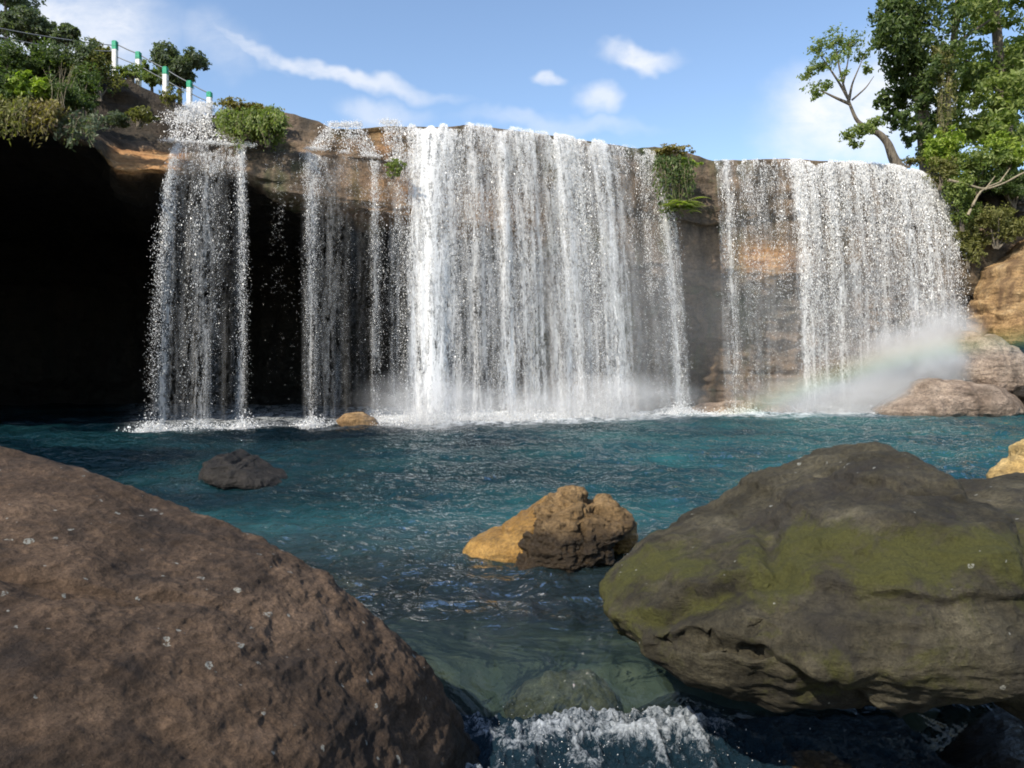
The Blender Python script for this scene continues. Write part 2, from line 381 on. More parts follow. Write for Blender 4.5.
def build_cliff():
    cols = np.linspace(-900, 1500, 1120); nu = len(cols)
    d = d_fall(cols)+LIPOFF; sb = tab(SETB, cols); rc = tab(RECESS, cols); th = tab(THICK, cols)
    zu = z_at(tab(UPY, cols), d+sb); zl = np.minimum(z_at(tab(LOY, cols), d), zu-.25)
    zb = zl-th
    o = np.zeros_like(d)
    fr_ = sstep(430, 600, cols); li = 1.5-1.05*sstep(190, 300, cols)
    prof = [(d+sb+150, zu+3), (d+sb+40, zu+1.2), (d+sb+8, zu+.0), (d+sb+1.5, zu+.02), (d+sb+.05, zu-.06), (d+sb*.85-.02, zu*.55+zl*.45), (d+sb*.45, zl+.12), (d+li, zl),
            (d-.08, zl-.78*th-.05), (d+.12, zb), (d+rc*.45+.1, zb-.55*fr_+.25*(1-fr_)), (d+rc*.85, zb*(.72*fr_+.96*(1-fr_))), (d+rc, zb*(.45*fr_+.7*(1-fr_))), (d+rc*.98, zb*.15), (d+rc*.9-.4, o-.4), (d+rc*.9-.8, o-2.5), (d-2.5, o-4.5)]
    cnt = [6, 6, 14, 10, 16, 14, 12, 10, 16, 20, 22, 22, 20, 16, 8, 6]
    D = []; Z = []; S = []
    for i, n in enumerate(cnt):
        t = np.linspace(0, 1, n, endpoint=False)[None]
        D.append(prof[i][0][:, None]*(1-t)+prof[i+1][0][:, None]*t); Z.append(prof[i][1][:, None]*(1-t)+prof[i+1][1][:, None]*t); S.append(i+t+0*D[-1])
    D = np.concatenate(D, 1); Z = np.concatenate(Z, 1); S = np.concatenate(S, 1); nv = D.shape[1]
    for _ in range(2):
        D[:, 1:-1] = (D[:, :-2]+2*D[:, 1:-1]+D[:, 2:])/4; Z[:, 1:-1] = (Z[:, :-2]+2*Z[:, 1:-1]+Z[:, 2:])/4
    dref = d[:, None]
    X = ((cols-CX)/F*d)[:, None]+0*D
    # deeper points keep the column's sideways position along the cliff normal rather than fanning out
    X = X+(D-dref)*((cols-CX)/F)[:, None]*.75
    V = np.stack([X, D, Z], -1).reshape(-1, 3); Fq = grid_faces(nu, nv)
    N = vnormals(V, Fq); S = S.ravel(); pxs = np.repeat(cols, nv)
    amp = sstep(2, 4, S)*1.0
    amp = np.where(S < 4.2, amp*.18, amp)
    amp = np.where((S > 4.2) & (S < 9), .75, amp); amp = np.where(S >= 9, 1.25, amp)
    lipsoft = np.exp(-((S-7.2)/.8)**2)*np.where((pxs > 110), .75, .2)
    amp = amp*(1-lipsoft)
    disp = .55*fbm(V*.32, 4, 3)+.32*fbm(V*np.array([.5, .5, 1.6]), 5, 9, ridged=True)-.1+.12*fbm(V*2.2, 3, 21)
    # blocky strata steps
    zz = V[:, 2]*1.3+.8*vnoise(V*.25, 31); st = (np.abs((zz % 1)-.5)*2)**4
    disp = disp-.16*st*sstep(-.3, .5, vnoise(V*.4, 33))
    V2 = V+N*(disp*amp)[:, None]
    bare = sstep(100, 118, pxs+6*vnoise(V, 95))*(1-sstep(165, 190, pxs))*sstep(5.8, 6.4, S)*(1-sstep(8.8, 9.3, S))
    b2 = np.exp(-((pxs-430)/75)**2)*sstep(6.8, 7.5, S)*(1-sstep(9.2, 9.8, S))*.55
    b3 = np.exp(-((pxs-765)/30)**2)*np.exp(-((V[:, 2]-8.6)/.9)**2)
    b4 = np.exp(-((pxs-385)/30)**2)*sstep(3.9, 4.3, S)*(1-sstep(5.5, 6, S))*.5
    bare = np.clip(bare+b2+b3+b4, 0, 1)
    algae = np.clip(np.exp(-((pxs-340)/90)**2)+.8*sstep(430, 560, pxs)*(1-sstep(720, 800, pxs))+.2, 0, 1)
    cave = sstep(8.5+.8*sstep(230, 300, pxs), 9.1+.9*sstep(230, 300, pxs), S)*(1-sstep(420, 620, pxs))+.75*(S < 6.2)*(1-sstep(195, 235, pxs))*(1-np.exp(-((pxs-140)/30)**2)*sstep(5.4, 6, S))  # mask for the painted cave shade, plus a darker upper left tier
    b = bare
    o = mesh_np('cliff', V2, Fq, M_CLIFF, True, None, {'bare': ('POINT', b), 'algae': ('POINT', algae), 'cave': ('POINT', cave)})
    tag(o, 'broad brown sandstone cliff with a black undercut cave behind the falls', 'cliff', kind='structure')
    return o
build_cliff()

# side wall that closes the cave on the left of the frame
# ------------------------------------------------------------------ falling water
def landing(px):
    d = d_fall(px); return np.stack([(px-CX)/F*d, d, 0*d], -1)
OCT = np.array([[0, 2, 4], [2, 1, 4], [1, 3, 4], [3, 0, 4], [2, 0, 5], [1, 2, 5], [3, 1, 5], [0, 3, 5]])
def drops_mesh(name, pos, dirv, rad, elong, mat, parent):
    n = len(pos)
    a = dirv/np.maximum(np.linalg.norm(dirv, axis=1), 1e-9)[:, None]
    r = rng.normal(size=(n, 3)); b = np.cross(a, r); b /= np.linalg.norm(b, axis=1)[:, None]; c = np.cross(a, b)
    R = rad[:, None]
    w1 = R*rng.uniform(.6, 1.4, (n, 1)); w2 = R*rng.uniform(.6, 1.4, (n, 1)); e = R*elong[:, None]
    V = np.stack([pos+w1*b, pos-w1*b, pos+w2*c, pos-w2*c, pos+e*a, pos-e*a], 1).reshape(-1, 3)
    Fc = (OCT[None]+6*np.arange(n)[:, None, None]).reshape(-1, 3)
    o = mesh_np(name, V, Fc, mat, False, parent); return o
GAP = ([395, 402, 410, 425, 445, 458, 470, 485, 500, 520, 540, 552, 565, 580, 595, 610, 625, 640, 652, 662, 690, 712, 722, 732, 745, 757, 770, 783, 795, 804, 812, 820, 828, 837, 846, 858, 870, 884, 898, 918, 930, 945],
       [.5, .6, 1., 1.5, 1.3, .5, .95, .65, .95, .7, .9, 1.25, 1.2, .75, 1.2, .9, .3, .55, 1.25, .6, .3, .8, 1., .45, .7, .6, .45, .55, 1.4, .7, 1.2, .6, 1.2, .55, 1., .75, 1., .7, 1.1, 1.1, .8, .8])
def gapf(px): return np.clip(np.interp(px, *GAP)*(1+.45*vnoise(np.stack([px*.33, 0*px, 0*px], 1), 124)), .05, 1.7) if px.min() > 300 else 1+0*px
def stream(pt, pb, wt, wb, n, upper=False, size=(.016, .05), lace=.0, t0=0., t1=1., fil=14, djit=.25, seed=0, uni=False):
    """drops of one stream: leaves the lip at column pt (spread wt px), lands at column pb (spread wb px)"""
    nf = max(1, n//fil)
    q = rng.uniform(-1, 1, nf) if uni else rng.normal(size=nf)
    tf = rng.uniform(t0, t1, nf); L = np.where(rng.random(nf) < .5, rng.uniform(.12, .5, nf), rng.uniform(.03, .14, nf)); dj = rng.normal(size=nf)
    k = rng.integers(0, nf, n)
    t = tf[k]+rng.uniform(-.5, .5, n)*L[k]; ok = (t > max(t0-.01, 0)) & (t < min(1., t1+.03)) & (rng.random(n) < .3+t*9); t0p = .13*np.maximum(0, vnoise(np.stack([(pt+wt*q[k])*.16, 0*t, 0*t], 1), 97)+.05); ok &= t > t0p; t = t[ok]; k = k[ok]
    wob = rng.uniform(-1, 1, nf)[k]
    ptop = pt+wt*q[k]; pbot = pb+wb*q[k]+wob*1.5
    S0 = (lip_upper(ptop) if upper else lip_lower(ptop)); E = landing(pbot)
    pos = np.empty((len(t), 3)); 
    off = np.clip(.12+.1*rng.normal(size=len(t)), .03, .5)
    pos[:, :2] = S0[:, :2]+(E[:, :2]-S0[:, :2])*t[:, None]
    H = S0[:, 2]; fall = t*t*.9+t*.1
    pos[:, 2] = (H-.02)*(1-fall)
    sp = .010+.10*t**1.2
    pos[:, 0] += rng.normal(size=len(t))*sp; pos[:, 1] += rng.normal(size=len(t))*sp+dj[k]*djit*t-.08
    pos[:, 2] += rng.normal(size=len(t))*.1*t
    vel = np.stack([(E[:, 0]-S0[:, 0]), (E[:, 1]-S0[:, 1]), -H*(1.8*t+.02)], 1)
    if lace:
        uu = ptop*.55
        nz_ = fbm(np.stack([ptop*.22+t*2, t*9, 0*t+seed], 1), 3, 77)+.6*fbm(np.stack([ptop*.6, t*26, 0*t+seed], 1), 2, 55)
        keep = (nz_ > lace-.25+.05*rng.normal(size=len(t)))
        if uni: keep &= rng.random(len(t)) < gapf(ptop)*1.1
        pos, vel, t = pos[keep], vel[keep], t[keep]
    r = (size[0]+(size[1]-size[0])*rng.uniform(0, 1, len(t))**3.4)*.35
    e = np.clip(4.2-3.2*t, 1.0, 4.2)*rng.uniform(.8, 1.6, len(t))
    r = r*(.8+.35*np.minimum(t*2, 1))*(1. if upper else .8)
    ok = pos[:, 2] > -.05
    return pos[ok], vel[ok], r[ok], e[ok]
def join(parts):
    return [np.concatenate(z) for z in zip(*parts)]
def veil(name, p0, p1, b0, b1, densf, parent, upper, nu=160, off=-.05, seed=0):
    u = np.linspace(0, 1, nu); t = np.linspace(0, 1, 70)
    pt = p0+(p1-p0)*u; pb = b0+(b1-b0)*u
    S0 = lip_upper(pt) if upper else lip_lower(pt); E = landing(pb)
    T = t[None, :, None]
    pos = S0[:, None]+(E-S0)[:, None]*T
    fall = t*t*.9+t*.1
    pos[..., 2] = (S0[:, 2]-.0)[:, None]*(1-fall[None])+.0
    pos[..., 1] += off*(.5+t[None])+.22*vnoise(np.stack([np.repeat(pt*.12, 70), np.tile(t*2, nu), np.zeros(nu*70)+seed], 1), 4).reshape(nu, 70)*(t[None])
    t0p = .13*np.maximum(0, vnoise(np.stack([pt*.16, 0*pt, 0*pt], 1), 97)+.05)[:, None]
    dens = (densf(pt)*gapf(pt))[:, None]*(.6+.4*np.exp(-t[None]*4))*sstep(t0p, t0p+.05, t[None])
    uvs = np.stack([np.repeat(pt*.06+seed*3.7, 70), np.tile(t*2.4, nu)], 1)
    return mesh_np(name, pos.reshape(-1, 3), grid_faces(nu, 70), M_VEIL, True, parent, {'dens': ('POINT', dens.ravel())}, uvs)
def peaks(lst, base=0.):
    return lambda p: base+sum(a*np.exp(-((p-c)/w)**2) for c, w, a in lst)
WFG = 'waterfalls pouring over the cliff'
def runs(paths, n, size=(.015, .045), jit=.18, lift=.1):
    """sheet water running over rock along world polylines: (pts, widths0->1)"""
    out = []
    for pts, w0, w1, m in paths:
        pts = np.asarray(pts, float); s = rng.uniform(0, len(pts)-1, m)
        c = np.stack([np.interp(s, np.arange(len(pts)), pts[:, k]) for k in range(3)], 1)
        w = w0+(w1-w0)*s/(len(pts)-1)
        c[:, 0] += rng.normal(size=m)*w*.5; c[:, 1] += rng.normal(size=m)*.06-lift; c[:, 2] += rng.normal(size=m)*.05+lift*.3
        i = np.minimum(s.astype(int), len(pts)-2); v = pts[i+1]-pts[i]
        r = (size[0]+(size[1]-size[0])*rng.uniform(0, 1, m)**2.4)*.55; e = rng.uniform(1, 3.2, m)
        out.append((c, v, r, e))
    return join(out)

def build_falls():
    # --- left fall
    w = empty('waterfall', landing(np.array([200.]))[0]); w['m'] = 0; del w['m']
    tag(w, 'narrow left waterfall of thin strands dropping in front of the black cave', 'waterfall', WFG)
    loc = np.array(w.location)
    def sub(a, q): a[0][:] -= q; return a
    parts = [stream(180, 152, 2.5, 3.2, 5200, size=(.014, .042), seed=1), stream(178, 158, 2, 5, 1500, t0=.3), stream(200, 190, 12, 12, 2600, lace=.25, size=(.012, .034), seed=2), stream(210, 182, 5, 4, 1100, t0=.35),
             stream(218, 208, 4, 5, 1800, size=(.012, .036), lace=.1), stream(232, 222, 6, 8, 1000, t0=.1, lace=.1), stream(241, 245, 2.2, 2.6, 4600, size=(.014, .04)), stream(210, 200, 34, 38, 3000, lace=.2, uni=True, size=(.01, .026)), stream(208, 204, 38, 38, 3600, t1=.3, uni=True, lace=-.1, size=(.015, .042))]
    drops_mesh('falling_drops', *sub(join(parts), loc), M_DROP, w)['kind'] = 'stuff'
    v = veil('veil', 170, 248, 150, 250, peaks([(180, 4, .8), (241, 3.5, .8), (212, 6, .5), (205, 24, .3)]), w, False, 90); v.location = -loc
    up = lip_upper(np.array([203.]))[0]; lo = lip_lower(np.array([172., 190, 208, 226, 246]))
    pth = []
    for i, q in enumerate(lo):
        mid = np.array([up[0]*.62+q[0]*.38, q[1]+1.4, up[2]*.35+q[2]*.65+.0]); pth.append(([up+[0, -.1, .15], up*.5+mid*.5+[0, -.5, .35], mid+[0, -.35, .2], q+[0, .25, .08], q+[0, -.03, .0]], .15, .5, 1400))
    pth.append(([up+[0, .6, .1], up+[0, -.2, .3], up+[0, -1.2, -.5], up+[.1, -2.2, -1.3]], .35, 1.5, 3600))
    drops_mesh('upper_cascade', *sub(runs(pth, 0, (.014, .05)), loc), M_DROP, w)['kind'] = 'stuff'
    # --- thin strands
    w = empty('waterfall', landing(np.array([340.]))[0]); loc = np.array(w.location)
    tag(w, 'faint broken waterfall strands sliding off the tan ledge between left and main falls', 'waterfall', WFG)
    parts = [stream(312, 312, 4, 4.5, 5200, size=(.012, .036), lace=.0, seed=4), stream(280, 278, 3, 6, 900, lace=.1, size=(.01, .024)), stream(330, 332, 9, 12, 1500, lace=.15, size=(.01, .026)), stream(352, 352, 8, 10, 1500, lace=.1, size=(.01, .026)),
             stream(374, 379, 2.5, 3.4, 3800, size=(.012, .04)), stream(392, 393, 6, 8, 3600, lace=.05, size=(.012, .034)), stream(345, 345, 55, 52, 4200, uni=True, lace=.2, size=(.009, .022)), stream(315, 312, 8, 7, 2200, t1=.45, size=(.012, .04))]
    drops_mesh('falling_drops', *sub(join(parts), loc), M_DROP, w)['kind'] = 'stuff'
    v = veil('veil', 300, 400, 300, 400, peaks([(312, 6, .7), (376, 4, .7), (395, 5, .5), (345, 30, .12), (330, 9, .3)]), w, False, 90); v.location = -loc
    pth = []
    for a, b, n in ((334, 312, 1500), (342, 322, 700), (349, 345, 700), (356, 374, 1400), (345, 366, 1100), (385, 394, 1300), (394, 400, 1200)):
        u0 = lip_upper(np.array([float(a)]))[0]; l0 = lip_lower(np.array([float(b)]))[0]; md = u0*.5+l0*.5; md[1] = u0[1]*.7+l0[1]*.3
        pth.append(([u0+[0, .5, .06], u0+[0, -.1, .06], md+[0, -.15, .1], l0+[0, .3, .16], l0+[0, -.02, .05]], .25, .38, n))
    drops_mesh('upper_cascade', *sub(runs(pth, 0, (.013, .042)), loc), M_DROP, w)['kind'] = 'stuff'
    # --- main fall
    w = empty('waterfall', landing(np.array([540.]))[0]); loc = np.array(w.location)
    tag(w, 'broad main waterfall, a white central curtain between two thinner falls', 'waterfall', WFG)
    U = dict(upper=True)
    parts = [stream(432, 432, 11, 11, 26000, size=(.016, .06), **U), stream(424, 422, 8, 7, 11000, size=(.016, .055), **U), stream(448, 456, 8, 9, 6500, size=(.014, .05), t0=.15, **U), stream(405, 406, 6, 7, 5200, lace=.05, size=(.013, .042), **U),
             stream(470, 474, 9, 10, 7000, lace=.02, size=(.014, .045), seed=3, **U), stream(498, 500, 10, 10, 8500, lace=.05, seed=5, size=(.014, .045), **U), stream(525, 530, 12, 12, 10000, lace=.06, seed=6, size=(.014, .045), **U),
             stream(553, 576, 5, 6, 10500, size=(.016, .05), **U), stream(566, 598, 6, 6, 13000, size=(.016, .055), **U), stream(596, 612, 6, 7, 8000, size=(.015, .048), **U), stream(585, 590, 10, 9, 5000, lace=.03, size=(.014, .042), **U),
             stream(620, 628, 7, 8, 4500, lace=.1, size=(.013, .04), **U), stream(641, 653, 4, 7, 4800, lace=.04, size=(.013, .042), **U), stream(650, 681, 3.4, 6, 9500, size=(.014, .046), **U), stream(636, 662, 5, 10, 3600, lace=.08, size=(.012, .036), **U),
             stream(520, 535, 118, 138, 12000, uni=True, lace=.24, size=(.012, .038), seed=8, **U), stream(515, 520, 118, 118, 6500, uni=True, lace=.12, t1=.25, size=(.014, .042), **U),
             stream(545, 556, 100, 110, 9000, uni=True, t0=.75, lace=.1, size=(.012, .034), **U)]
    drops_mesh('falling_drops', *sub(join(parts), loc), M_DROP, w)['kind'] = 'stuff'
    pk = peaks([(432, 17, 1.5), (470, 12, .4), (520, 26, .4), (560, 10, .9), (592, 10, .8), (652, 6, .7), (500, 7, .6), (526, 8, .4)], .5)
    v = veil('veil', 398, 660, 396, 692, pk, w, True, 260); v.location = -loc
    v = veil('veil', 410, 650, 408, 680, pk, w, True, 240, -.45, 1); v.location = -loc
    # --- right fall
    w = empty('waterfall', landing(np.array([840.]))[0]); loc = np.array(w.location)
    tag(w, 'wide right waterfall with bright strands beside the boulder pile and leaning tree', 'waterfall', WFG)
    parts = [stream(722, 738, 4, 5, 5200, lace=.02, size=(.014, .046), **U), stream(742, 756, 5, 7, 3800, lace=.08, size=(.014, .042), **U), stream(757, 766, 5, 7, 3400, lace=.08, size=(.014, .042), **U), stream(775, 788, 5, 7, 4500, lace=.05, size=(.014, .045), **U),
             stream(793, 812, 3.4, 5, 11000, size=(.018, .058), **U), stream(808, 824, 3.4, 5, 8500, size=(.018, .055), **U), stream(824, 838, 3.4, 6, 8500, size=(.018, .055), **U), stream(842, 858, 5, 7, 8000, lace=-.02, size=(.016, .05), **U),
             stream(858, 876, 4, 7, 7600, size=(.016, .052), **U), stream(875, 893, 5, 7, 8000, lace=-.02, size=(.016, .052), **U), stream(892, 912, 5, 7, 8600, size=(.016, .055), **U), stream(908, 930, 5, 7, 8600, size=(.016, .055), **U), stream(923, 946, 5, 6, 8000, size=(.016, .052), **U),
             stream(937, 962, 4, 6, 5200, lace=.0, size=(.016, .052), **U), stream(943, 972, 2, 4, 2600, lace=.0, size=(.016, .052), **U),
             stream(828, 844, 114, 122, 11000, uni=True, lace=.24, size=(.014, .042), seed=9, **U), stream(828, 836, 114, 118, 6000, uni=True, lace=.12, t1=.25, size=(.016, .05), **U)]
    drops_mesh('falling_drops', *sub(join(parts), loc), M_DROP, w)['kind'] = 'stuff'
    pk = peaks([(724, 6, .5), (796, 6, 1.), (811, 5, .8), (827, 6, .9), (845, 6, .7), (862, 6, .7), (880, 6, .8), (898, 6, .9), (918, 8, 1.), (935, 6, .9)], .48)
    v = veil('veil', 714, 944, 724, 970, pk, w, True, 240); v.location = -loc
build_falls()

# foam line and splash where the falls meet the pool
def build_splash():
    n = 90000
    px = rng.uniform(120, 985, n)
    inten = peaks([(152, 10, .6), (200, 30, .25), (245, 9, .6), (312, 12, .5), (378, 12, .5), (432, 34, 1.2), (520, 60, .6), (600, 26, 1.3), (680, 16, .9), (740, 20, .5), (815, 22, .9), (880, 50, 1.2), (935, 30, 1.3)], .03)(px)
    keep = rng.uniform(0, 1.3, n) < inten; px = px[keep]; inten = inten[keep]; n = len(px)
    L = landing(px); h = np.abs(rng.normal(size=n))*(.1+.28*inten)*rng.uniform(.2, 1.3, n)
    L[:, 1] += rng.normal(size=n)*(.2+.4*np.minimum(inten, 1))-.15; L[:, 2] += h
    o = drops_mesh('splash', L, rng.normal(size=(n, 3)), rng.uniform(.008, .03, n), rng.uniform(1, 2, n), M_DROP, None)
    tag(o, 'white splash thrown up where the falls hit the pool', 'splash', kind='stuff')
build_splash()
def build_plume():
    n = 110000; a = rng.normal(size=(n, 3)); px = 905+a[:, 0]*26; h = np.abs(a[:, 2])*1.15*np.exp(-((px-925)/38)**2)+np.abs(rng.normal(size=n))*.25
    L = landing(px); L[:, 1] += a[:, 1]*.7-.5; L[:, 2] += h; L[:, 0] += h*.35
    o = drops_mesh('spray_plume', L, rng.normal(size=(n, 3)), rng.uniform(.006, .018, n), rng.uniform(1, 2, n), M_DROP, None)
    tag(o, 'bright spray bursting against the right boulders', 'spray', kind='stuff')
build_plume()

def mist_material(name, k, col=(1, 1, 1)):
    m, nt, out = newmat(name); g = G(nt)
    tc = g.n('ShaderNodeTexCoord').outputs['Object']
    r = g.vmath('LENGTH', tc)
    f = g.ramp(r, [(.1, 1.), (.95, 0.)], 'EASE')
    nz = g.ramp(g.noise(tc, 2.2, 4, .6, .4), [(.35, .15), (.65, 1.)])
    v = g.n('ShaderNodeVolumePrincipled'); v.inputs['Color'].default_value = (*col, 1)
    g.L(g.math('MULTIPLY', g.math('MULTIPLY', f, nz), k), v.inputs['Density']); v.inputs['Anisotropy'].default_value = 0.
    g.L(v.outputs[0], out.inputs['Volume']); return m
D0, F0 = sphere_dirs(14)
def mist(px, py, d, rx, ry, rz, k):
    o = mesh_np('mist', D0, F0, mist_material('mist_air', k)); o.location = P(px, py, d); o.scale = (rx, ry, rz)
    tag(o, kind='stuff')
for a in ((912, 374, 40.6, 4.0, 2.2, 3.4, 4.), (845, 400, 40.2, 7.5, 2., 1.9, 1.5), (600, 400, 35.6, 6.5, 1.8, 1.9, .9), (430, 402, 30.6, 3.8, 1.5, 1.7, .9), (945, 340, 41.2, 2.6, 1.6, 2.8, 1.9), (515, 408, 33., 5, 1.4, 1.2, .5),
          (700, 330, 39, 11, 2.2, 6, .07), (600, 300, 36, 9, 2.5, 6, .07), (850, 320, 40.5, 8, 2., 6, .1)):
    mist(*a)

def build_rainbow():
    m, nt, out = newmat('painted_rainbow'); g = G(nt)
    x, y, z = g.xyz(g.n('ShaderNodeTexCoord').outputs['Object'])
    r = g.math('SQRT', g.math('ADD', g.math('MULTIPLY', x, x), g.math('MULTIPLY', z, z)))
    f = g.math('DIVIDE', g.math('SUBTRACT', r, RB0), RB1-RB0)
    col = g.ramp(f, [(.0, (.5, .3, .9)), (.25, (.25, .6, 1.)), (.45, (.35, .95, .5)), (.62, (1., .95, .3)), (.8, (1., .6, .25)), (1., (1., .3, .2))])  # rainbow light put in as colour bands of a fixed volume
    v = g.n('ShaderNodeVolumePrincipled'); g.L(col, v.inputs['Color'])
    g.L(g.math('MULTIPLY', g.ramp(f, [(0., 0.), (.5, 1.), (1., 0.)], 'EASE'), .10), v.inputs['Density']); g.L(v.outputs[0], out.inputs['Volume'])
    a = np.linspace(math.radians(93), math.radians(117), 40)
    V = []
    for q in a:
        for rr, yy in ((RB0, -.5), (RB1, -.5), (RB1, .5), (RB0, .5)): V.append((rr*math.cos(q), yy, rr*math.sin(q)))
    Fq = [[i*4+j, i*4+(j+1) % 4, i*4+4+(j+1) % 4, i*4+4+j] for i in range(39) for j in range(4)]+[[0, 3, 2, 1], [156, 157, 158, 159]]
    o = mesh_np('rainbow', V, Fq, m, False); o.location = P(1090, 1158, 39.2); tag(o, kind='stuff')
RB0, RB1 = 794/F*39.2, 850/F*39.2
build_rainbow()
# ------------------------------------------------------------------ pool
def bed_z(x, y):
    t = sstep(7.2, 17, y)
    return -.55-2.6*t-.75*sstep(7.3, 6.2, y)
def build_pool():
    d = np.exp(np.linspace(math.log(3.2), math.log(75), 640)); u = np.linspace(-1.15, 1.15, 620)
    Dm, Um = np.meshgrid(d, u, indexing='ij'); X = (Um*Dm).ravel(); Y = Dm.ravel()
    p = np.stack([X, Y, 0*X], 1)
    ridge = 7.0+.22*vnoise(p*.9, 3)+.10*(X-.2)
    drop = sstep(ridge+.15, ridge-.75, Y)
    Z = -.64*drop-.5*sstep(6.6, 6.3, Y)
    near = sstep(16, 7, Y)
    flow = p*np.array([1., .75, 1.]); ch = sstep(8.5, 7.2, Y)
    # choppy wavelets
    wv = 2.0*.075*fbm(p*np.array([.55, .9, 1]), 3, 41)+.12*fbm(p*np.array([.75, 1.45, 1]), 3, 43, ridged=True)+.026*fbm(p*np.array([4., 6., 1]), 2, 47, ridged=True)
    wn = 1.9*.05*fbm(p*np.array([1.0, 1.3, 1]), 3, 51)+.065*fbm(p*np.array([2.6, 4.2, 1]), 3, 53, ridged=True)
    glass = sstep(7.2, 6.75, Y)
    Z = Z+(wv*(1-near)+wn*near)*(1-.8*glass)+.035*glass*fbm(p*np.array([2.2, .5, 1]), 3, 57)
    dep = np.clip(-.02-bed_z(X, Y)-.35, .05, 3)/3.
    dep = np.where(Y < 7.6, .11, dep*sstep(6.6, 11, Y)+.09)
    px = CX+X/Y*F
    df = d_fall(px)
    foam = np.exp(-np.maximum(df-Y, 0)/(.35+.8*sstep(330, 430, px)))*sstep(110, 170, px)*(.28+.72*sstep(330, 420, px))+.35*np.exp(-((Y-df+2.2)/1.5)**2)*sstep(380, 460, px)+.0*sstep(11, 8, Y)*sstep(6.9, 7.6, Y)*sstep(-.2, .5, vnoise(p*np.array([.8, 1.4, 1]), 93))
    foam = np.clip(foam, 0, 1)
    bub_reflect = np.clip(.05+sstep(-9, 6, X-.25*(Y-10))*sstep(6, 13, Y)+.3*vnoise(p*.3, 91)+sstep(14, 10, Y), 0, 1.)  # bubble tone by the falls; dark cave reflection painted into left water too
    o = mesh_np('pool_water', np.stack([X, Y, Z], 1), grid_faces(640, 620)[:, ::-1], M_POOL, True, None, {'depth': ('POINT', dep), 'foam': ('POINT', foam), 'bubble_reflect': ('POINT', bub_reflect), 'calm': ('POINT', 1-.72*sstep(7.1, 6.7, Y))})
    tag(o, kind='structure')
build_pool()
def build_ground():
    m, nt, out = newmat('stream_bed'); g = G(nt); p = g.pos()
    n = g.noise(p, 1.2, 6, .65); v = g.voro(p, 2.4)
    c = g.mix(g.ramp(v, [(.1, .0), (.5, .6)]), g.ramp(n, [(.3, (.10, .08, .05)), (.7, (.34, .26, .15))]), (.04, .05, .03))
    b = g.principled(**{'Base Color': c, 'Roughness': .8, 'Normal': g.bump(g.math('ADD', v, n), .6, .2)}); g.L(b.outputs[0], out.inputs[0])
    u = np.concatenate([np.linspace(-300, -30, 12), np.linspace(-28, 40, 180), np.linspace(45, 300, 12)])
    w = np.concatenate([np.linspace(-300, -30, 14), np.linspace(-28, 0, 60), np.linspace(.3, 45, 160), np.linspace(50, 300, 12)])
    A, B = np.meshgrid(u, w, indexing='ij'); X = A.ravel(); Y = B.ravel(); p = np.stack([X, Y, 0*X], 1)
    Z = bed_z(X, Y)+.25*fbm(p*.8, 4, 61)*sstep(-4, 2, Y)
    # unseen bank added behind the viewer to shade boulders; too low now to reach them
    bank = sstep(-1.2, -6, Y)*(4.5+1.*fbm(p*.35, 4, 63))*(1-sstep(-1, 8, X))
    Z = np.where(Y < 0, np.maximum(Z, -1.2)+bank, Z)
    o = mesh_np('ground', np.stack([X, Y, Z], 1), grid_faces(len(u), len(w)), m, True)
    tag(o, kind='structure')
build_ground()

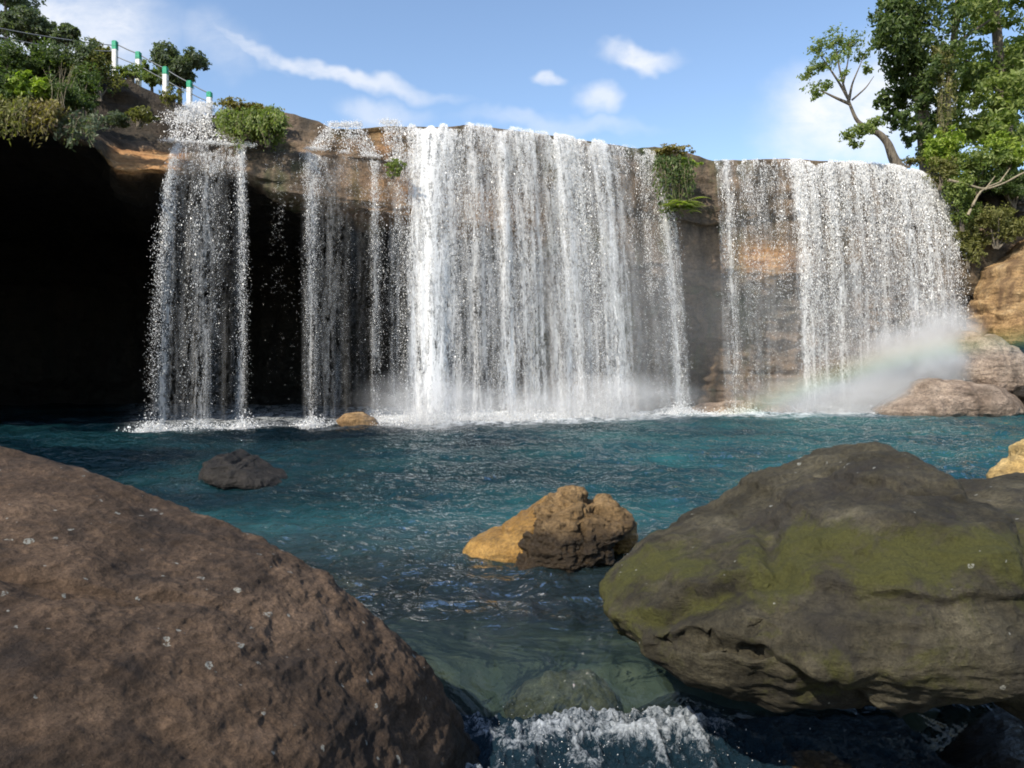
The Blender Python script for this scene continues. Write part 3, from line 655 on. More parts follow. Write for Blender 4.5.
# ------------------------------------------------------------------ boulders
def polydist(px, py, line):
    line = np.asarray(line, float); best = np.full(len(px), 1e9)
    for (x0, y0), (x1, y1) in zip(line[:-1], line[1:]):
        dx, dy = x1-x0, y1-y0; t = np.clip(((px-x0)*dx+(py-y0)*dy)/(dx*dx+dy*dy), 0, 1)
        best = np.minimum(best, np.hypot(px-x0-t*dx, py-y0-t*dy))
    return best
def boulder(name, outline, d, b, mat, n=60, k=2.4, tilt=.3, centre=None, amp=.12, fr=1., seed=0, cracks=(), ledges=(), fit=9, mossf=None, blocky=0., detail=.03, parent=None, lean=0., sculpt=None):
    """rock whose profile from the pool side follows an outline; d distance, b half depth, tilt leans the top back"""
    ol = np.asarray(outline, float)
    c = np.array(centre if centre is not None else ol.mean(0), float)
    th = np.arctan2(-(ol[:, 1]-c[1]), ol[:, 0]-c[0]); r = np.hypot(ol[:, 0]-c[0], ol[:, 1]-c[1])
    # dense sampling of the closed outline
    seg = np.concatenate([ol, ol[:1]]); s = np.linspace(0, len(ol), 720, endpoint=False); i = s.astype(int); f = (s-i)[:, None]
    dn = seg[i]*(1-f)+seg[i+1]*f
    th = np.arctan2(-(dn[:, 1]-c[1]), dn[:, 0]-c[0]); r = np.hypot(dn[:, 0]-c[0], dn[:, 1]-c[1])
    od = np.argsort(th); th = th[od]; r = r[od]
    bins = np.linspace(-math.pi, math.pi, 181)[:-1]
    R = np.interp(bins, th, r, period=2*math.pi); target = R.copy()
    C3 = P(c[0], c[1], d)
    N0, Fq = sphere_dirs(n)
    s = np.hypot(N0[:, 0], N0[:, 2]); ang = np.arctan2(N0[:, 2], N0[:, 0])
    rad = 1/(s**k+np.abs(N0[:, 1])**k)**(1/k)
    def shape(R):
        ks = np.exp(-(np.arange(-30, 31)/11.)**2); ks /= ks.sum(); Rs = np.convolve(np.concatenate([R[-30:], R, R[:30]]), ks, 'valid')
        w = np.clip(s*rad, 0, 1)**3.5; q = (np.interp(ang, bins, Rs, period=2*math.pi)*(1-w)+np.interp(ang, bins, R, period=2*math.pi)*w)/F*d
        V = np.stack([N0[:, 0]*rad*q, N0[:, 1]*rad*b, N0[:, 2]*rad*q], 1)
        V[:, 1] += tilt*V[:, 2]+lean*V[:, 0]
        W = V+C3
        nd = N0/np.linalg.norm(N0*np.array([1, 1, 1]), axis=1)[:, None]
        dis = amp*fbm(W*fr+seed*7.1, 3, seed)+amp*.35*fbm(W*fr*3+seed, 3, seed+5, ridged=True)
        if blocky:
            g = W*fr*1.6+seed; cell = np.abs((g+.35*np.stack([vnoise(W*fr, 1), vnoise(W*fr, 2), vnoise(W*fr, 3)], 1)) % 1-.5).min(1)
            dis = dis-blocky*np.exp(-(cell/.07)**2)
        return W+nd*dis[:, None]
    for _ in range(fit):
        W = shape(R); X = CX+W[:, 0]/np.maximum(W[:, 1], .3)*F; Yp = HY-(W[:, 2]-EYE)/np.maximum(W[:, 1], .3)*F
        a = np.arctan2(-(Yp-c[1]), X-c[0]); rr = np.hypot(X-c[0], Yp-c[1])
        ib = ((a+math.pi)/(2*math.pi)*60).astype(int) % 60; mx = np.zeros(60); np.maximum.at(mx, ib, rr)
        mb = np.interp(bins, -math.pi+(np.arange(60)+.5)*2*math.pi/60, mx, period=2*math.pi)
        tx = c[0]+target*np.cos(bins); ty = c[1]-target*np.sin(bins)
        inside = (tx > -120) & (tx < 1144) & (ty > -120) & (ty < 800)
        lr = np.where(inside, np.log(np.clip(target/np.maximum(mb, 1), .5, 2.)), 0)
        ker = np.exp(-(np.arange(-18, 19)/4.5)**2); ker /= ker.sum(); lr = np.convolve(np.concatenate([lr[-18:], lr, lr[:18]]), ker, 'valid')
        R = R*np.exp(.6*lr)
    W = shape(R)
    if sculpt:
        W = W.copy(); W[:, 1] += sculpt(CX+W[:, 0]/np.maximum(W[:, 1], .3)*F, HY-(W[:, 2]-EYE)/np.maximum(W[:, 1], .3)*F)*sstep(d+b*.7, d-b*.1, W[:, 1])
    N = vnormals(W, Fq)
    if (N*(W-C3)).sum() < 0: N = -N; Fq = Fq[:, ::-1]
    X = CX+W[:, 0]/np.maximum(W[:, 1], .3)*F; Yp = HY-(W[:, 2]-EYE)/np.maximum(W[:, 1], .3)*F
    front = (N[:, 1] < .35)
    wx = 6*vnoise(W*4, 8)+3*vnoise(W*11, 9)
    for line, wpx, dep in cracks:
        W = W-N*(dep*np.exp(-(polydist(X+wx, Yp+wx, line)/wpx)**2)*front)[:, None]
    for line, wpx, dep in ledges:
        l = np.asarray(line, float); yl = np.interp(X, l[:, 0], l[:, 1]); below = Yp+wx-yl
        e = sstep(l[0, 0]-5, l[0, 0]+40, X)*(1-sstep(l[-1, 0]-40, l[-1, 0]+5, X))
        W = W-N*(dep*np.exp(-np.maximum(below, 0)/wpx)*sstep(-3, 3, below)*e*front)[:, None]
    W = W+N*(detail*fbm(W*3.5*fr+3, 4, seed+11)+detail*.7*fbm(W*np.array([2.2, 2.2, 7.])*fr+5, 4, seed+14, ridged=True))[:, None]
    moss = mossf(X, Yp, N) if mossf else np.zeros(len(W))
    o = mesh_np(name, W-C3, Fq, mat, True, parent, {'moss': ('POINT', moss)}, None, None if parent else C3)
    if parent: o.location = C3-np.array(parent.location)
    return o

# left foreground boulder: a block bounded by a few rounded faces
def faced_boulder(name, C, planes, mat, n=120, p=11, amp=.06, fr=1., seed=0, detail=.04, fractures=()):
    C = np.asarray(C, float); N0, Fq = sphere_dirs(n); acc = np.zeros(len(N0))
    for pt, nr in planes:
        nr = np.asarray(nr, float); nr = nr/np.linalg.norm(nr); dd = max(.05, (np.asarray(pt)-C) @ nr)
        acc += (np.maximum(0, N0 @ nr)/dd)**p
    W = C+N0*(acc**(-1/p))[:, None]
    W = W+N0*(amp*fbm(W*fr+seed, 3, seed)+amp*.45*fbm(W*fr*2.7, 4, seed+3, ridged=True))[:, None]
    N = vnormals(W, Fq)
    if (N*(W-C)).sum() < 0: N = -N; Fq = Fq[:, ::-1]
    for nr, off, wd, dep in fractures:
        nr = np.asarray(nr, float)/np.linalg.norm(nr); q = (W-C) @ nr-off+.10*vnoise(W*1.6, seed+8)+.03*vnoise(W*6, seed+9)
        W = W-N*(dep*np.exp(-(q/wd)**2)*sstep(-.3, .5, vnoise(W*.8, seed+10)+.3))[:, None]
    W = W+N*(detail*fbm(W*np.array([3., 3., 6.]), 4, seed+11)+detail*.55*fbm(W*np.array([1.8, 1.8, 6.5]), 4, seed+14, ridged=True)+detail*.2*fbm(W*22, 3, seed+15))[:, None]
    return mesh_np(name, W-C, Fq, mat, True, None, {'moss': ('POINT', np.zeros(len(W)))}, None, C)
o = faced_boulder('boulder', (-2.3, 4.9, .1), [
    ((-2.40, 5.55, 1.22), (1.25, -.62, 3.7)), ((-1.28, 5.35, .72), (.564, -.205, .868)), ((-.90, 5.2, .36), (.8, -.15, .62)), ((-.50, 5.05, -.25), (.95, -.22, .2)),
    ((-2.2, 2.75, .5), (.1, -.85, .5)), ((-2.40, 5.9, 1.2), (.22, .93, .3)), ((-5.6, 5, 1), (-1, 0, .2)), ((-2, 5, -1.5), (0, 0, -1)), ((-1.15, 3.6, .0), (.65, -.6, .35)), ((-4.0, 5.8, 1.80), (.02, -.2, .98))],
    M_LEFT, 210, 14, .06, .9, 3, .045, [((.2, .35, 1.), .72, .035, .05), ((-.1, .8, .5), .2, .03, .04), ((.5, -.2, .8), 1.05, .03, .04)])
tag(o, 'huge brown boulder with white lichen specks filling the lower left foreground', 'boulder')
# right foreground boulder
def rmoss(X, Y, N):
    u = np.interp(X, [600, 680, 800, 900, 1024], [560, 545, 525, 520, 520]); lo = np.interp(X, [600, 650, 700, 800, 900, 1024], [625, 605, 590, 590, 590, 585])
    return .72*sstep(u-45, u+30, Y)*(1-sstep(lo-25, lo+45, Y))+.32*sstep(590, 640, Y)*(1-sstep(690, 740, Y))+.12*sstep(500, 540, Y)-.05
o = boulder('boulder', [(598, 603), (606, 578), (622, 556), (645, 536), (672, 514), (700, 509), (730, 488), (762, 468), (800, 455), (840, 448), (872, 446), (905, 452), (940, 466), (968, 481), (1000, 477), (1040, 474), (1150, 480), (1280, 540), (1300, 680), (1180, 760), (1024, 742), (930, 726), (850, 714), (760, 712), (700, 700), (664, 688), (640, 668), (618, 640)],
            5.9, 1.7, M_RIGHT, 190, 2.7, .35, (880, 600), .10, .9, 12, cracks=[([(655, 640), (700, 632), (745, 640), (790, 672), (830, 692)], 6, .10), ([(745, 625), (790, 600)], 4, .04), ([(770, 500), (775, 560), (790, 590)], 14, .06)],
            ledges=[([(610, 622), (650, 607), (700, 588), (745, 572), (800, 566)], 40, .15), ([(640, 648), (700, 634), (745, 642), (800, 675), (900, 715), (1030, 735)], 30, .16), ([(780, 568), (860, 590), (940, 600), (1030, 590), (1200, 590)], 30, .06), ([(790, 490), (850, 480), (930, 492), (1000, 500)], 14, .05)], mossf=rmoss, detail=.06,
            sculpt=lambda X, Y: .22*sstep(745, 800, X)*sstep(522, 496, Y+4*np.sin(X*.05))+.32*sstep(655, 735, Y-.03*(X-700))+.05*sstep(612, 632, Y+.12*(X-760)*(X < 760))*(1-sstep(760, 800, X)))
tag(o, 'huge green mossy boulder overhanging the stream in the right foreground', 'boulder')
# dark rock under it
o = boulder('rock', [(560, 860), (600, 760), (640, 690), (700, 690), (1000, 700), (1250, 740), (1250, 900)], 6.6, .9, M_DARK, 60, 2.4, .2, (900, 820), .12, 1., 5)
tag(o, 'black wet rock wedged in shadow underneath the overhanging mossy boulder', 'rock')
# tan rock in the pool
root = empty('rock', P(550, 560, 9.4))
tag(root, 'knobbly tan rock with a wet orange side rising from the middle of the pool', 'rock')
boulder('crest', [(512, 566), (518, 545), (530, 522), (536, 508), (548, 495), (560, 489), (572, 487), (584, 488), (592, 497), (606, 495), (620, 502), (632, 514), (636, 524), (628, 536), (616, 545), (612, 562), (580, 575), (545, 578)], 9.3, .62, M_MID, 90, 2.3, .45, (572, 535), .10, 2.2, 21,
        cracks=[([(545, 500), (535, 530), (520, 560)], 3.5, .09), ([(590, 495), (580, 520), (578, 560)], 4, .07), ([(560, 490), (555, 520)], 3, .05)], ledges=[([(572, 520), (600, 508), (632, 520)], 14, .16)], detail=.05, parent=root)
boulder('flank', [(462, 552), (468, 540), (484, 531), (505, 523), (522, 510), (538, 500), (552, 492), (560, 500), (556, 530), (545, 565), (500, 572), (466, 566)], 9.75, .55, M_MIDWET, 70, 2.3, .5, (518, 540), .05, 2., 25, detail=.02, parent=root)
boulder('nub', [(604, 536), (612, 526), (626, 520), (636, 523), (638, 540), (628, 552), (612, 556)], 9.6, .25, M_MIDWET, 36, 2.2, .3, (621, 538), .04, 3., 27, parent=root)
o = boulder('rock', [(198, 476), (205, 462), (218, 454), (236, 451), (254, 455), (272, 464), (288, 474), (285, 492), (220, 494), (200, 490)], 15.8, .9, M_DARK, 60, 2.3, .3, (240, 474), .12, 1.2, 31, detail=.05)
tag(o, 'low dark rounded rock alone in the pool at left before the cave', 'rock')
o = boulder('rock', [(985, 478), (1000, 462), (1018, 446), (1040, 432), (1080, 425), (1120, 440), (1140, 500), (1060, 530), (990, 510)], 10.5, .9, M_YEL, 60, 2.3, .3, (1060, 475), .08, 1.3, 33, detail=.04)
tag(o, 'sunlit ochre rock behind the mossy boulder at the right edge', 'rock')
# submerged rocks at the chute
for ol, d, b, ct, lab in (([(505, 690), (520, 668), (548, 655), (590, 655), (612, 672), (620, 700), (560, 720), (510, 712)], 6.95, .35, (565, 688), 'brown rock submerged beneath the glassy water sliding between the two boulders'),
                          ([(410, 690), (425, 668), (450, 672), (468, 690), (470, 720), (420, 720)], 6.8, .3, (440, 695), 'dark submerged rock beside the foot of the big brown boulder')):
    o = boulder('rock', ol, d, b, M_ORANGE if b > .32 else M_PALE, 40, 2.3, .2, ct, .05, 2., int(b*100)); o.location.z -= .16; tag(o, lab, 'rock')
o = boulder('rock', [(300, 576), (320, 566), (350, 566), (372, 574), (370, 590), (310, 590)], 8.6, .5, M_MIDWET, 40, 2.2, .2, (336, 578), .05, 1.5, 44); tag(o, 'shallow yellowish rock just under the water beside the brown boulder', 'rock'); o.location.z -= .12
o = boulder('rock', [(780, 768), (796, 756), (820, 752), (850, 764), (860, 800), (785, 800)], 5.6, .3, M_MIDWET, 40, 2.2, .2, (820, 780), .05, 2., 46); tag(o, 'small reddish wet stone at the bottom edge under the mossy boulder', 'rock')
# rocks at the foot of the falls
o = boulder('rock', [(336, 420), (345, 413), (362, 412), (376, 418), (380, 428), (340, 430)], 31.4, .6, M_ORANGE, 40, 2.3, .2, (358, 421), .15, 1., 48); tag(o, 'small tan rock at the foot of the thin strands left of the main fall', 'rock')
o = boulder('rock', [(688, 408), (700, 402), (735, 400), (790, 402), (800, 410), (796, 420), (690, 420)], 41.2, 1., M_PALE, 50, 3.2, .1, (742, 411), .2, .6, 49, blocky=.1); tag(o, 'flat wet ledge of pale rock at the foot of the right fall', 'rock')
BG = 'boulders piled at the right side of the pool'
pile = [
    ([(866, 412), (885, 396), (908, 380), (925, 377), (960, 380), (1000, 385), (1022, 398), (1030, 416), (1000, 424), (880, 424)], 39.5, 2.2, M_PALE, (950, 402), 'smooth low pale boulder at the waterline below the misty spray'),
    ([(938, 345), (944, 334), (960, 329), (985, 334), (1015, 345), (1045, 370), (1040, 400), (960, 400), (940, 378)], 41.3, 2.4, M_PALE, (985, 366), 'pinkish grey boulder stacked above the smooth waterline boulder'),
    ([(972, 290), (980, 268), (1000, 256), (1024, 240), (1070, 225), (1120, 250), (1120, 310), (1020, 310), (978, 312)], 43.2, 2.4, M_ORANGE, (1040, 275), 'sunlit orange slab topmost of the right boulder pile under the shrubs'),
    ([(972, 312), (990, 300), (1020, 292), (1060, 296), (1085, 330), (1050, 350), (990, 345), (974, 335)], 42.2, 2., M_ORANGE, (1015, 322), 'tan boulder wedged beneath the orange slab in the right pile'),
    ([(966, 318), (974, 300), (990, 298), (1000, 318), (992, 338), (970, 340)], 42.8, 1.2, M_ORANGE, (983, 318), 'small reddish boulder touching the edge of the right waterfall'),
    ([(1008, 392), (1020, 384), (1050, 380), (1090, 400), (1080, 424), (1012, 418)], 38.4, 1.4, M_DARK, (1048, 402), 'dark split boulder at the far right waterline'),
]
for i, (ol, d, b, m, ct, lab) in enumerate(pile):
    o = boulder('boulder', ol, d, b, m, 70, 2.8, .25, ct, .30, .35, 60+i, blocky=.06, detail=.06); tag(o, lab, 'boulder', BG)

# ------------------------------------------------------------------ churning water below the chute
def build_churn():
    nu, nv = 420, 260
    X, Y = np.meshgrid(np.linspace(-1.2, 3.4, nu), np.linspace(4.4, 6.6, nv), indexing='ij'); X = X.ravel(); Y = Y.ravel(); p = np.stack([X, Y, 0*X], 1)
    hump = np.exp(-((Y-6.1)/.35)**2)*(.6+.6*fbm(p*1.7, 2, 71))
    e = sstep(6.75, 6.45, Y)
    Z = -.70+e*(.15*hump*(.7+.6*vnoise(p*np.array([1.3, .4, 1]), 72))+.11*fbm(p*np.array([3, 2.4, 1]), 3, 73, ridged=True)+.05*fbm(p*8, 3, 75, ridged=True)+.018*fbm(p*24, 2, 77, ridged=True))-.15*(1-e)
    damp = 1-.6*sstep(1.5, 2.4, X); Z = -.66+(Z+.66)*damp
    crest = np.clip((Z+.60)/.2, -.6, 1)-.5*sstep(1.3, 2.0, X)
    o = mesh_np('white_water', np.stack([X, Y, Z], 1), grid_faces(nu, nv), M_CHURN, True, None, {'crest': ('POINT', crest)})
    tag(o, 'churning white water in the gap between the two foreground boulders', 'white water', kind='stuff')
    n = 900
    x = rng.normal(.55, .55, n); y = rng.uniform(5.0, 6.4, n); z = -.6+np.abs(rng.normal(size=n))*.07
    pp = np.stack([x, y, z], 1); kp = fbm(pp*np.array([5, 5, 0]), 3, 79) > -.02; pp = pp[kp]; n = len(pp)
    o = drops_mesh('spray', pp, rng.normal(size=(n, 3)), rng.uniform(.0012, .004, n), rng.uniform(1, 2.4, n), M_DROP, None)
    tag(o, 'spray drops jumping over the churning white water', 'spray', kind='stuff')
build_churn()

# ------------------------------------------------------------------ vegetation
def leafmesh(name, clumps, size, mat, parent, droop=.25, shell=.55, seed=0, aspect=.45, sub=0):
    """clumps: (centre, (rx,ry,rz), n). Leaves gathered in tufts through each clump's volume."""
    C = []; Nn = []
    r_ = np.random.default_rng(seed+1)
    for c, rr, n in clumps:
        nt = max(3, n//14)
        dv = r_.normal(size=(nt, 3)); dv /= np.linalg.norm(dv, axis=1)[:, None]
        rad = r_.uniform(shell, 1.05, (nt, 1)); t = dv*rad
        k = r_.integers(0, nt, n)
        p = np.asarray(c)+(t[k]+r_.normal(size=(n, 3))*.13)*np.asarray(rr)
        C.append(p); Nn.append(dv[k]+r_.normal(size=(n, 3))*.7+np.array([0, 0, .45]))
    C = np.concatenate(C); N = np.concatenate(Nn); N /= np.linalg.norm(N, axis=1)[:, None]; n = len(C)
    a = np.cross(N, r_.normal(size=(n, 3))); a /= np.linalg.norm(a, axis=1)[:, None]
    a[:, 2] -= droop; a /= np.linalg.norm(a, axis=1)[:, None]
    b = np.cross(N, a); b /= np.maximum(np.linalg.norm(b, axis=1), 1e-6)[:, None]
    L = (size*r_.uniform(.55, 1.35, n))[:, None]; W = L*aspect
    V = np.stack([C-a*L*.5, C+b*W*.5+N*L*.06, C+a*L*.5-N*L*.1, C-b*W*.5+N*L*.06], 1).reshape(-1, 3)
    Fc = np.arange(4*n).reshape(-1, 4)
    tint = np.clip(.5+.22*r_.normal(size=n), 0, 1)
    return mesh_np(name, V-np.array(parent.location) if parent else V, Fc, mat, False, parent, {'tint': ('FACE', tint)})
def stems(name, paths, mat, parent, nseg=6):
    V, Fq = tube(paths, nseg, 1, .15); return mesh_np(name, V-np.array(parent.location), Fq, mat, True, parent)
def shrub(name, px, py, d, wpx, hpx, n, mat, label, cat='shrub', size=.16, group=None, seed=0, droop=.2, lobes=5, foliage='foliage', depth=1., stemmat=None):
    """bush covering about wpx x hpx around its centre px,py"""
    c = P(px, py, d); rx = wpx/F*d/2; rz = hpx/F*d/2
    base = c-np.array([0, 0, rz])
    root = empty(name, base); tag(root, label, cat, group)
    r_ = np.random.default_rng(seed+300); cl = []; pth = []
    for i in range(lobes):
        a = r_.uniform(0, 6.28); q = r_.uniform(.25, .62)
        ctr = c+np.array([math.cos(a)*rx*q, r_.uniform(-.6, .6)*rx*depth*.6, math.sin(a)*rz*q]); s = r_.uniform(.38, .6)
        cl.append((ctr, (rx*s, rx*s*.9*depth, rz*s), n//lobes))
        pth.append(([base+[r_.uniform(-.1, .1), 0, -.1], base*.5+ctr*.5+[r_.uniform(-.1, .1)*rx, 0, 0], ctr], [.03*rx+.012, .02*rx+.008, .006]))
    stems('stem', pth, stemmat or M_BARK, root)
    leafmesh(foliage, cl, size, mat, root, droop, .3, seed)
    return root
def hanging(name, px0, px1, py, d, n_strand, length, n, mat, label, cat, size=.13, seed=0, arch=.25, foliage='foliage'):
    """creeper or grass that hangs over an edge in strands"""
    r_ = np.random.default_rng(seed+500); c = P((px0+px1)/2, py, d); root = empty(name, c); tag(root, label, cat)
    pts = []; pth = []; py_ = py if callable(py) else None
    for i in range(n_strand):
        px = r_.uniform(px0, px1); st = P(px, py+r_.normal()*3, d+r_.uniform(-.3, .3)); L = length*r_.uniform(.35, 1.2)
        q = [st+[0, .3, -.05], st+[0, -.15, .12], st+[r_.normal()*.1, -.35-arch*r_.random(), -L*.4], st+[r_.normal()*.15, -.4-arch*r_.random(), -L]]
        pth.append((q, [.012, .012, .01, .006]))
        s = r_.uniform(0, 3, n//n_strand); Q = np.asarray(q)
        pts.append(np.stack([np.interp(s, np.arange(4), Q[:, k]) for k in range(3)], 1))
    stems('stem', pth, M_STRAW, root, 4)
    cl = [(p, (.12, .12, .12), 1) for p in []]
    Cc = np.concatenate(pts); m = len(Cc); Cc = Cc+r_.normal(size=(m, 3))*.09
    N = r_.normal(size=(m, 3))+np.array([0, -.6, .3]); N /= np.linalg.norm(N, axis=1)[:, None]
    a = np.cross(N, r_.normal(size=(m, 3))); a[:, 2] -= .8; a /= np.linalg.norm(a, axis=1)[:, None]; b = np.cross(N, a); b /= np.linalg.norm(b, axis=1)[:, None]
    L = (size*r_.uniform(.5, 1.4, m))[:, None]
    V = np.stack([Cc-a*L*.5, Cc+b*L*.2, Cc+a*L*.5, Cc-b*L*.2], 1).reshape(-1, 3)
    mesh_np(foliage, V-np.array(root.location), np.arange(4*m).reshape(-1, 4), mat, False, root, {'tint': ('FACE', np.clip(.5+.25*r_.normal(size=m), 0, 1))})
    return root
def fern(name, px, py, d, nf, L, mat, label, seed=0, face=-1.2, cat='fern', size=.09):
    """arching fronds, each a rib with paired leaflets"""
    r_ = np.random.default_rng(seed+700); c = P(px, py, d); root = empty(name, c); tag(root, label, cat)
    VV = []; pth = []; tint = []
    for i in range(nf):
        a = r_.uniform(-math.pi, 0)+r_.normal()*.3; l = L*r_.uniform(.5, 1.15); dirv = np.array([math.cos(a), math.sin(a)*.8, 0]); up = r_.uniform(.25, .8)
        s = np.linspace(0, 1, 14)[:, None]
        Q = c+dirv*l*s+np.array([0, 0, 1])*(up*l*(s-1.25*s*s))+r_.normal(size=3)*.12
        pth.append((Q[::4], np.linspace(.012, .004, len(Q[::4]))))
        sd = np.cross(dirv, [0, 0, 1.]); t0 = r_.uniform(.2, .9)
        for j in range(1, 14):
            w = size*2.2*math.sin(math.pi*min(1, .15+j/15))*L
            for sg in (-1, 1):
                p0 = Q[j]; tip = p0+sd*sg*w+dirv*w*.4-np.array([0, 0, w*.25]); mid = (p0+tip)/2
                VV += [p0, mid+dirv*w*.2, tip, mid-dirv*w*.2]; tint.append(np.clip(t0+r_.normal()*.15, 0, 1))
    stems('stem', pth, M_STRAW, root, 4)
    V = np.array(VV); mesh_np('frond', V-c, np.arange(len(V)).reshape(-1, 4), mat, False, root, {'tint': ('FACE', tint)})
    return root
def tree(name, trunk_paths, clumps, mat, label, size, seed=0, bark=None, group=None, droop=.25, base=None, shell=.35):
    b = np.asarray(trunk_paths[0][0][0], float); root = empty(name, b); tag(root, label, 'tree', group)
    stems('trunk', trunk_paths, bark or M_BARK, root, 8)
    leafmesh('crown', clumps, size, mat, root, droop, shell, seed)
    return root

# --- far trees on the left skyline
FT = 'trees on the skyline above the left cliff'
def far_tree(px, py, d, wpx, hpx, n, mat, label, seed, pyb, size=.4):
    r_ = np.random.default_rng(seed); c = P(px, py, d); rx = wpx/F*d/2; rz = hpx/F*d/2; base = P(px, pyb, d)
    cl = []; pth = [([base, base*.5+c*.5, c], [.035*rz+.12, .025*rz+.08, .04])]
    for i in range(14):
        a = r_.uniform(0, 6.28); q = r_.uniform(.15, .75); ctr = c+np.array([math.cos(a)*rx*q, r_.uniform(-.7, .7)*rx, math.sin(a)*rz*q]); s = r_.uniform(.3, .48)
        cl.append((ctr, (rx*s*1.1, rx*s, rz*s*.8), n//6)); pth.append(([base*.35+c*.65, ctr*.6+(base*.3+c*.7)*.4, ctr], [.07, .05, .02]))
    tree('tree', pth, cl, mat, label, size, seed, group=FT)
far_tree(6, 12, 75, 74, 70, 2600, L_GREY, 'pale hazy tree at the extreme upper left corner of the skyline', 1, 70)  # grey leaf colour stands in for distance haze on the far trees
far_tree(32, 26, 60, 56, 40, 2600, L_GREY, 'wide rounded tree behind the cables on the left skyline', 2, 70)
far_tree(66, 34, 58, 30, 30, 1500, L_GREY, 'small round tree right of the wide one on the left skyline', 3, 70, .35)
far_tree(100, 52, 46, 26, 36, 1500, L_OLIVE, 'thin olive tree just left of the first railing post', 4, 84, .22)
far_tree(180, 66, 50, 50, 50, 4600, L_GREY, 'round crowned tree behind the railing posts', 5, 108, .26)
far_tree(152, 76, 52, 26, 26, 1400, L_MID, 'low tree between two railing posts left of the round tree', 6, 100, .26)

# --- shrubs on the left cliff (its face is at about 28-32 m)
SG = None
shr = [
    (32, 84, 27.4, 34, 34, 900, L_BRIGHT, 'bright lime green bush glowing on the shaded left cliff', .26),
    (8, 62, 31, 60, 44, 2200, L_DARK, 'dark bush below the cables at the upper left edge', .2),
    (48, 58, 31.5, 54, 36, 2000, L_DARK, 'dark leafy shrub under the wide skyline tree', .2),
    (80, 62, 31.5, 44, 44, 1700, L_GREY, 'grey green shrub beneath the slack cable', .18),
    (100, 75, 31.5, 42, 40, 1800, L_OLIVE, 'olive dry shrub leaning on the rock below the first post', .16),
    (6, 92, 27.6, 46, 36, 1500, L_DARK, 'dark undergrowth left of the lime green bush', .2),
    (60, 98, 28., 52, 32, 1900, L_DARK, 'dark leafy undergrowth right of the lime green bush', .18),
    (82, 88, 29.5, 44, 40, 1500, L_DARK, 'shadowed bush against the left rock wall', .18),
    (112, 118, 28.6, 28, 16, 700, L_GREY, 'grey green plant on the ledge beside the dark rock wall', .16),
    (138, 116, 28.8, 30, 16, 800, L_OLIVE, 'low yellow green bush at the foot of the dark rock block', .14),
    (132, 72, 33, 34, 14, 700, L_MID, 'low green growth at the feet of the second post', .16),
    (172, 97, 31.5, 22, 18, 500, L_OLIVE, 'small olive tuft below the fourth post', .14),
    (238, 120, 31.8, 40, 32, 2400, L_MID, 'dense green bush right of the upper cascade', .16),
    (268, 126, 31.6, 36, 32, 2200, L_MID, 'dark green hanging bush on the ledge above the thin strands', .16),
    (250, 108, 32.4, 60, 12, 1200, L_YELLOW, 'strip of straw coloured grass along the ledge top right of the cascade', .18),
    (392, 166, 32.6, 22, 18, 500, L_MID, 'small green fern tuft on the wet ledge left of the main fall', .13),
]
for i, (px, py, d, w, h, n, m, lab, s) in enumerate(shr):
    shrub('shrub', px, py, d, w*1.25, h*1.2, int(n*2.0), m, lab, size=s*.85, seed=i, lobes=9)
hanging('creeper', 0, 30, 108, 26.9, 34, 1.1, 1500, L_OLIVE, 'straggly yellow green creeper hanging over the ledge at the far left', 'creeper', .17, 1)
hanging('creeper', 28, 62, 112, 27.2, 34, 1.0, 1400, L_YELLOW, 'dry straw coloured creeper hanging from the ledge under the lime bush', 'creeper', .17, 2)
hanging('creeper', 62, 104, 122, 27.6, 26, .9, 900, L_GREY, 'sparse grey creeper hanging off the dark rounded ledge', 'creeper', .18, 3)
hanging('creeper', 228, 285, 118, 31.2, 40, 1.0, 2400, L_MID, 'green creeper draped over the rock right of the upper cascade', 'creeper', .16, 4)
# dry stalks
root = empty('grass_tuft', P(60, 108, 27.6)); tag(root, 'tall dry grass stalks standing among the dark undergrowth', 'grass tuft')
pth = []
for i in range(26):
    a = P(60+rng.normal()*9, 108, 27.6+rng.normal()*.3); t = a+np.array([rng.normal()*.35, 0, rng.uniform(.7, 1.9)]); pth.append(([a, a*.5+t*.5+[rng.normal()*.05, 0, .05], t], [.014, .012, .005]))
stems('stalk', pth, M_STRAW, root, 4)
# --- middle notch vegetation
hanging('ivy', 655, 690, 164, 38.6, 60, 2.4, 3200, L_DARK, 'dark ivy hanging in the notch between main and right falls', 'ivy', .2, 6)
fern('fern', 682, 207, 37.9, 46, 1.25, L_BRIGHT, 'bright green fern clump sticking out of the notch between the falls', 3)
shrub('shrub', 672, 152, 39.4, 52, 14, 1500, L_YELLOW, 'mossy yellow green tuft capping the rock between the falls', size=.2, seed=44, lobes=7)
shrub('shrub', 684, 164, 38.8, 34, 12, 800, L_BRIGHT, 'light green fringe under the mossy cap between the falls', size=.2, seed=45, lobes=5)

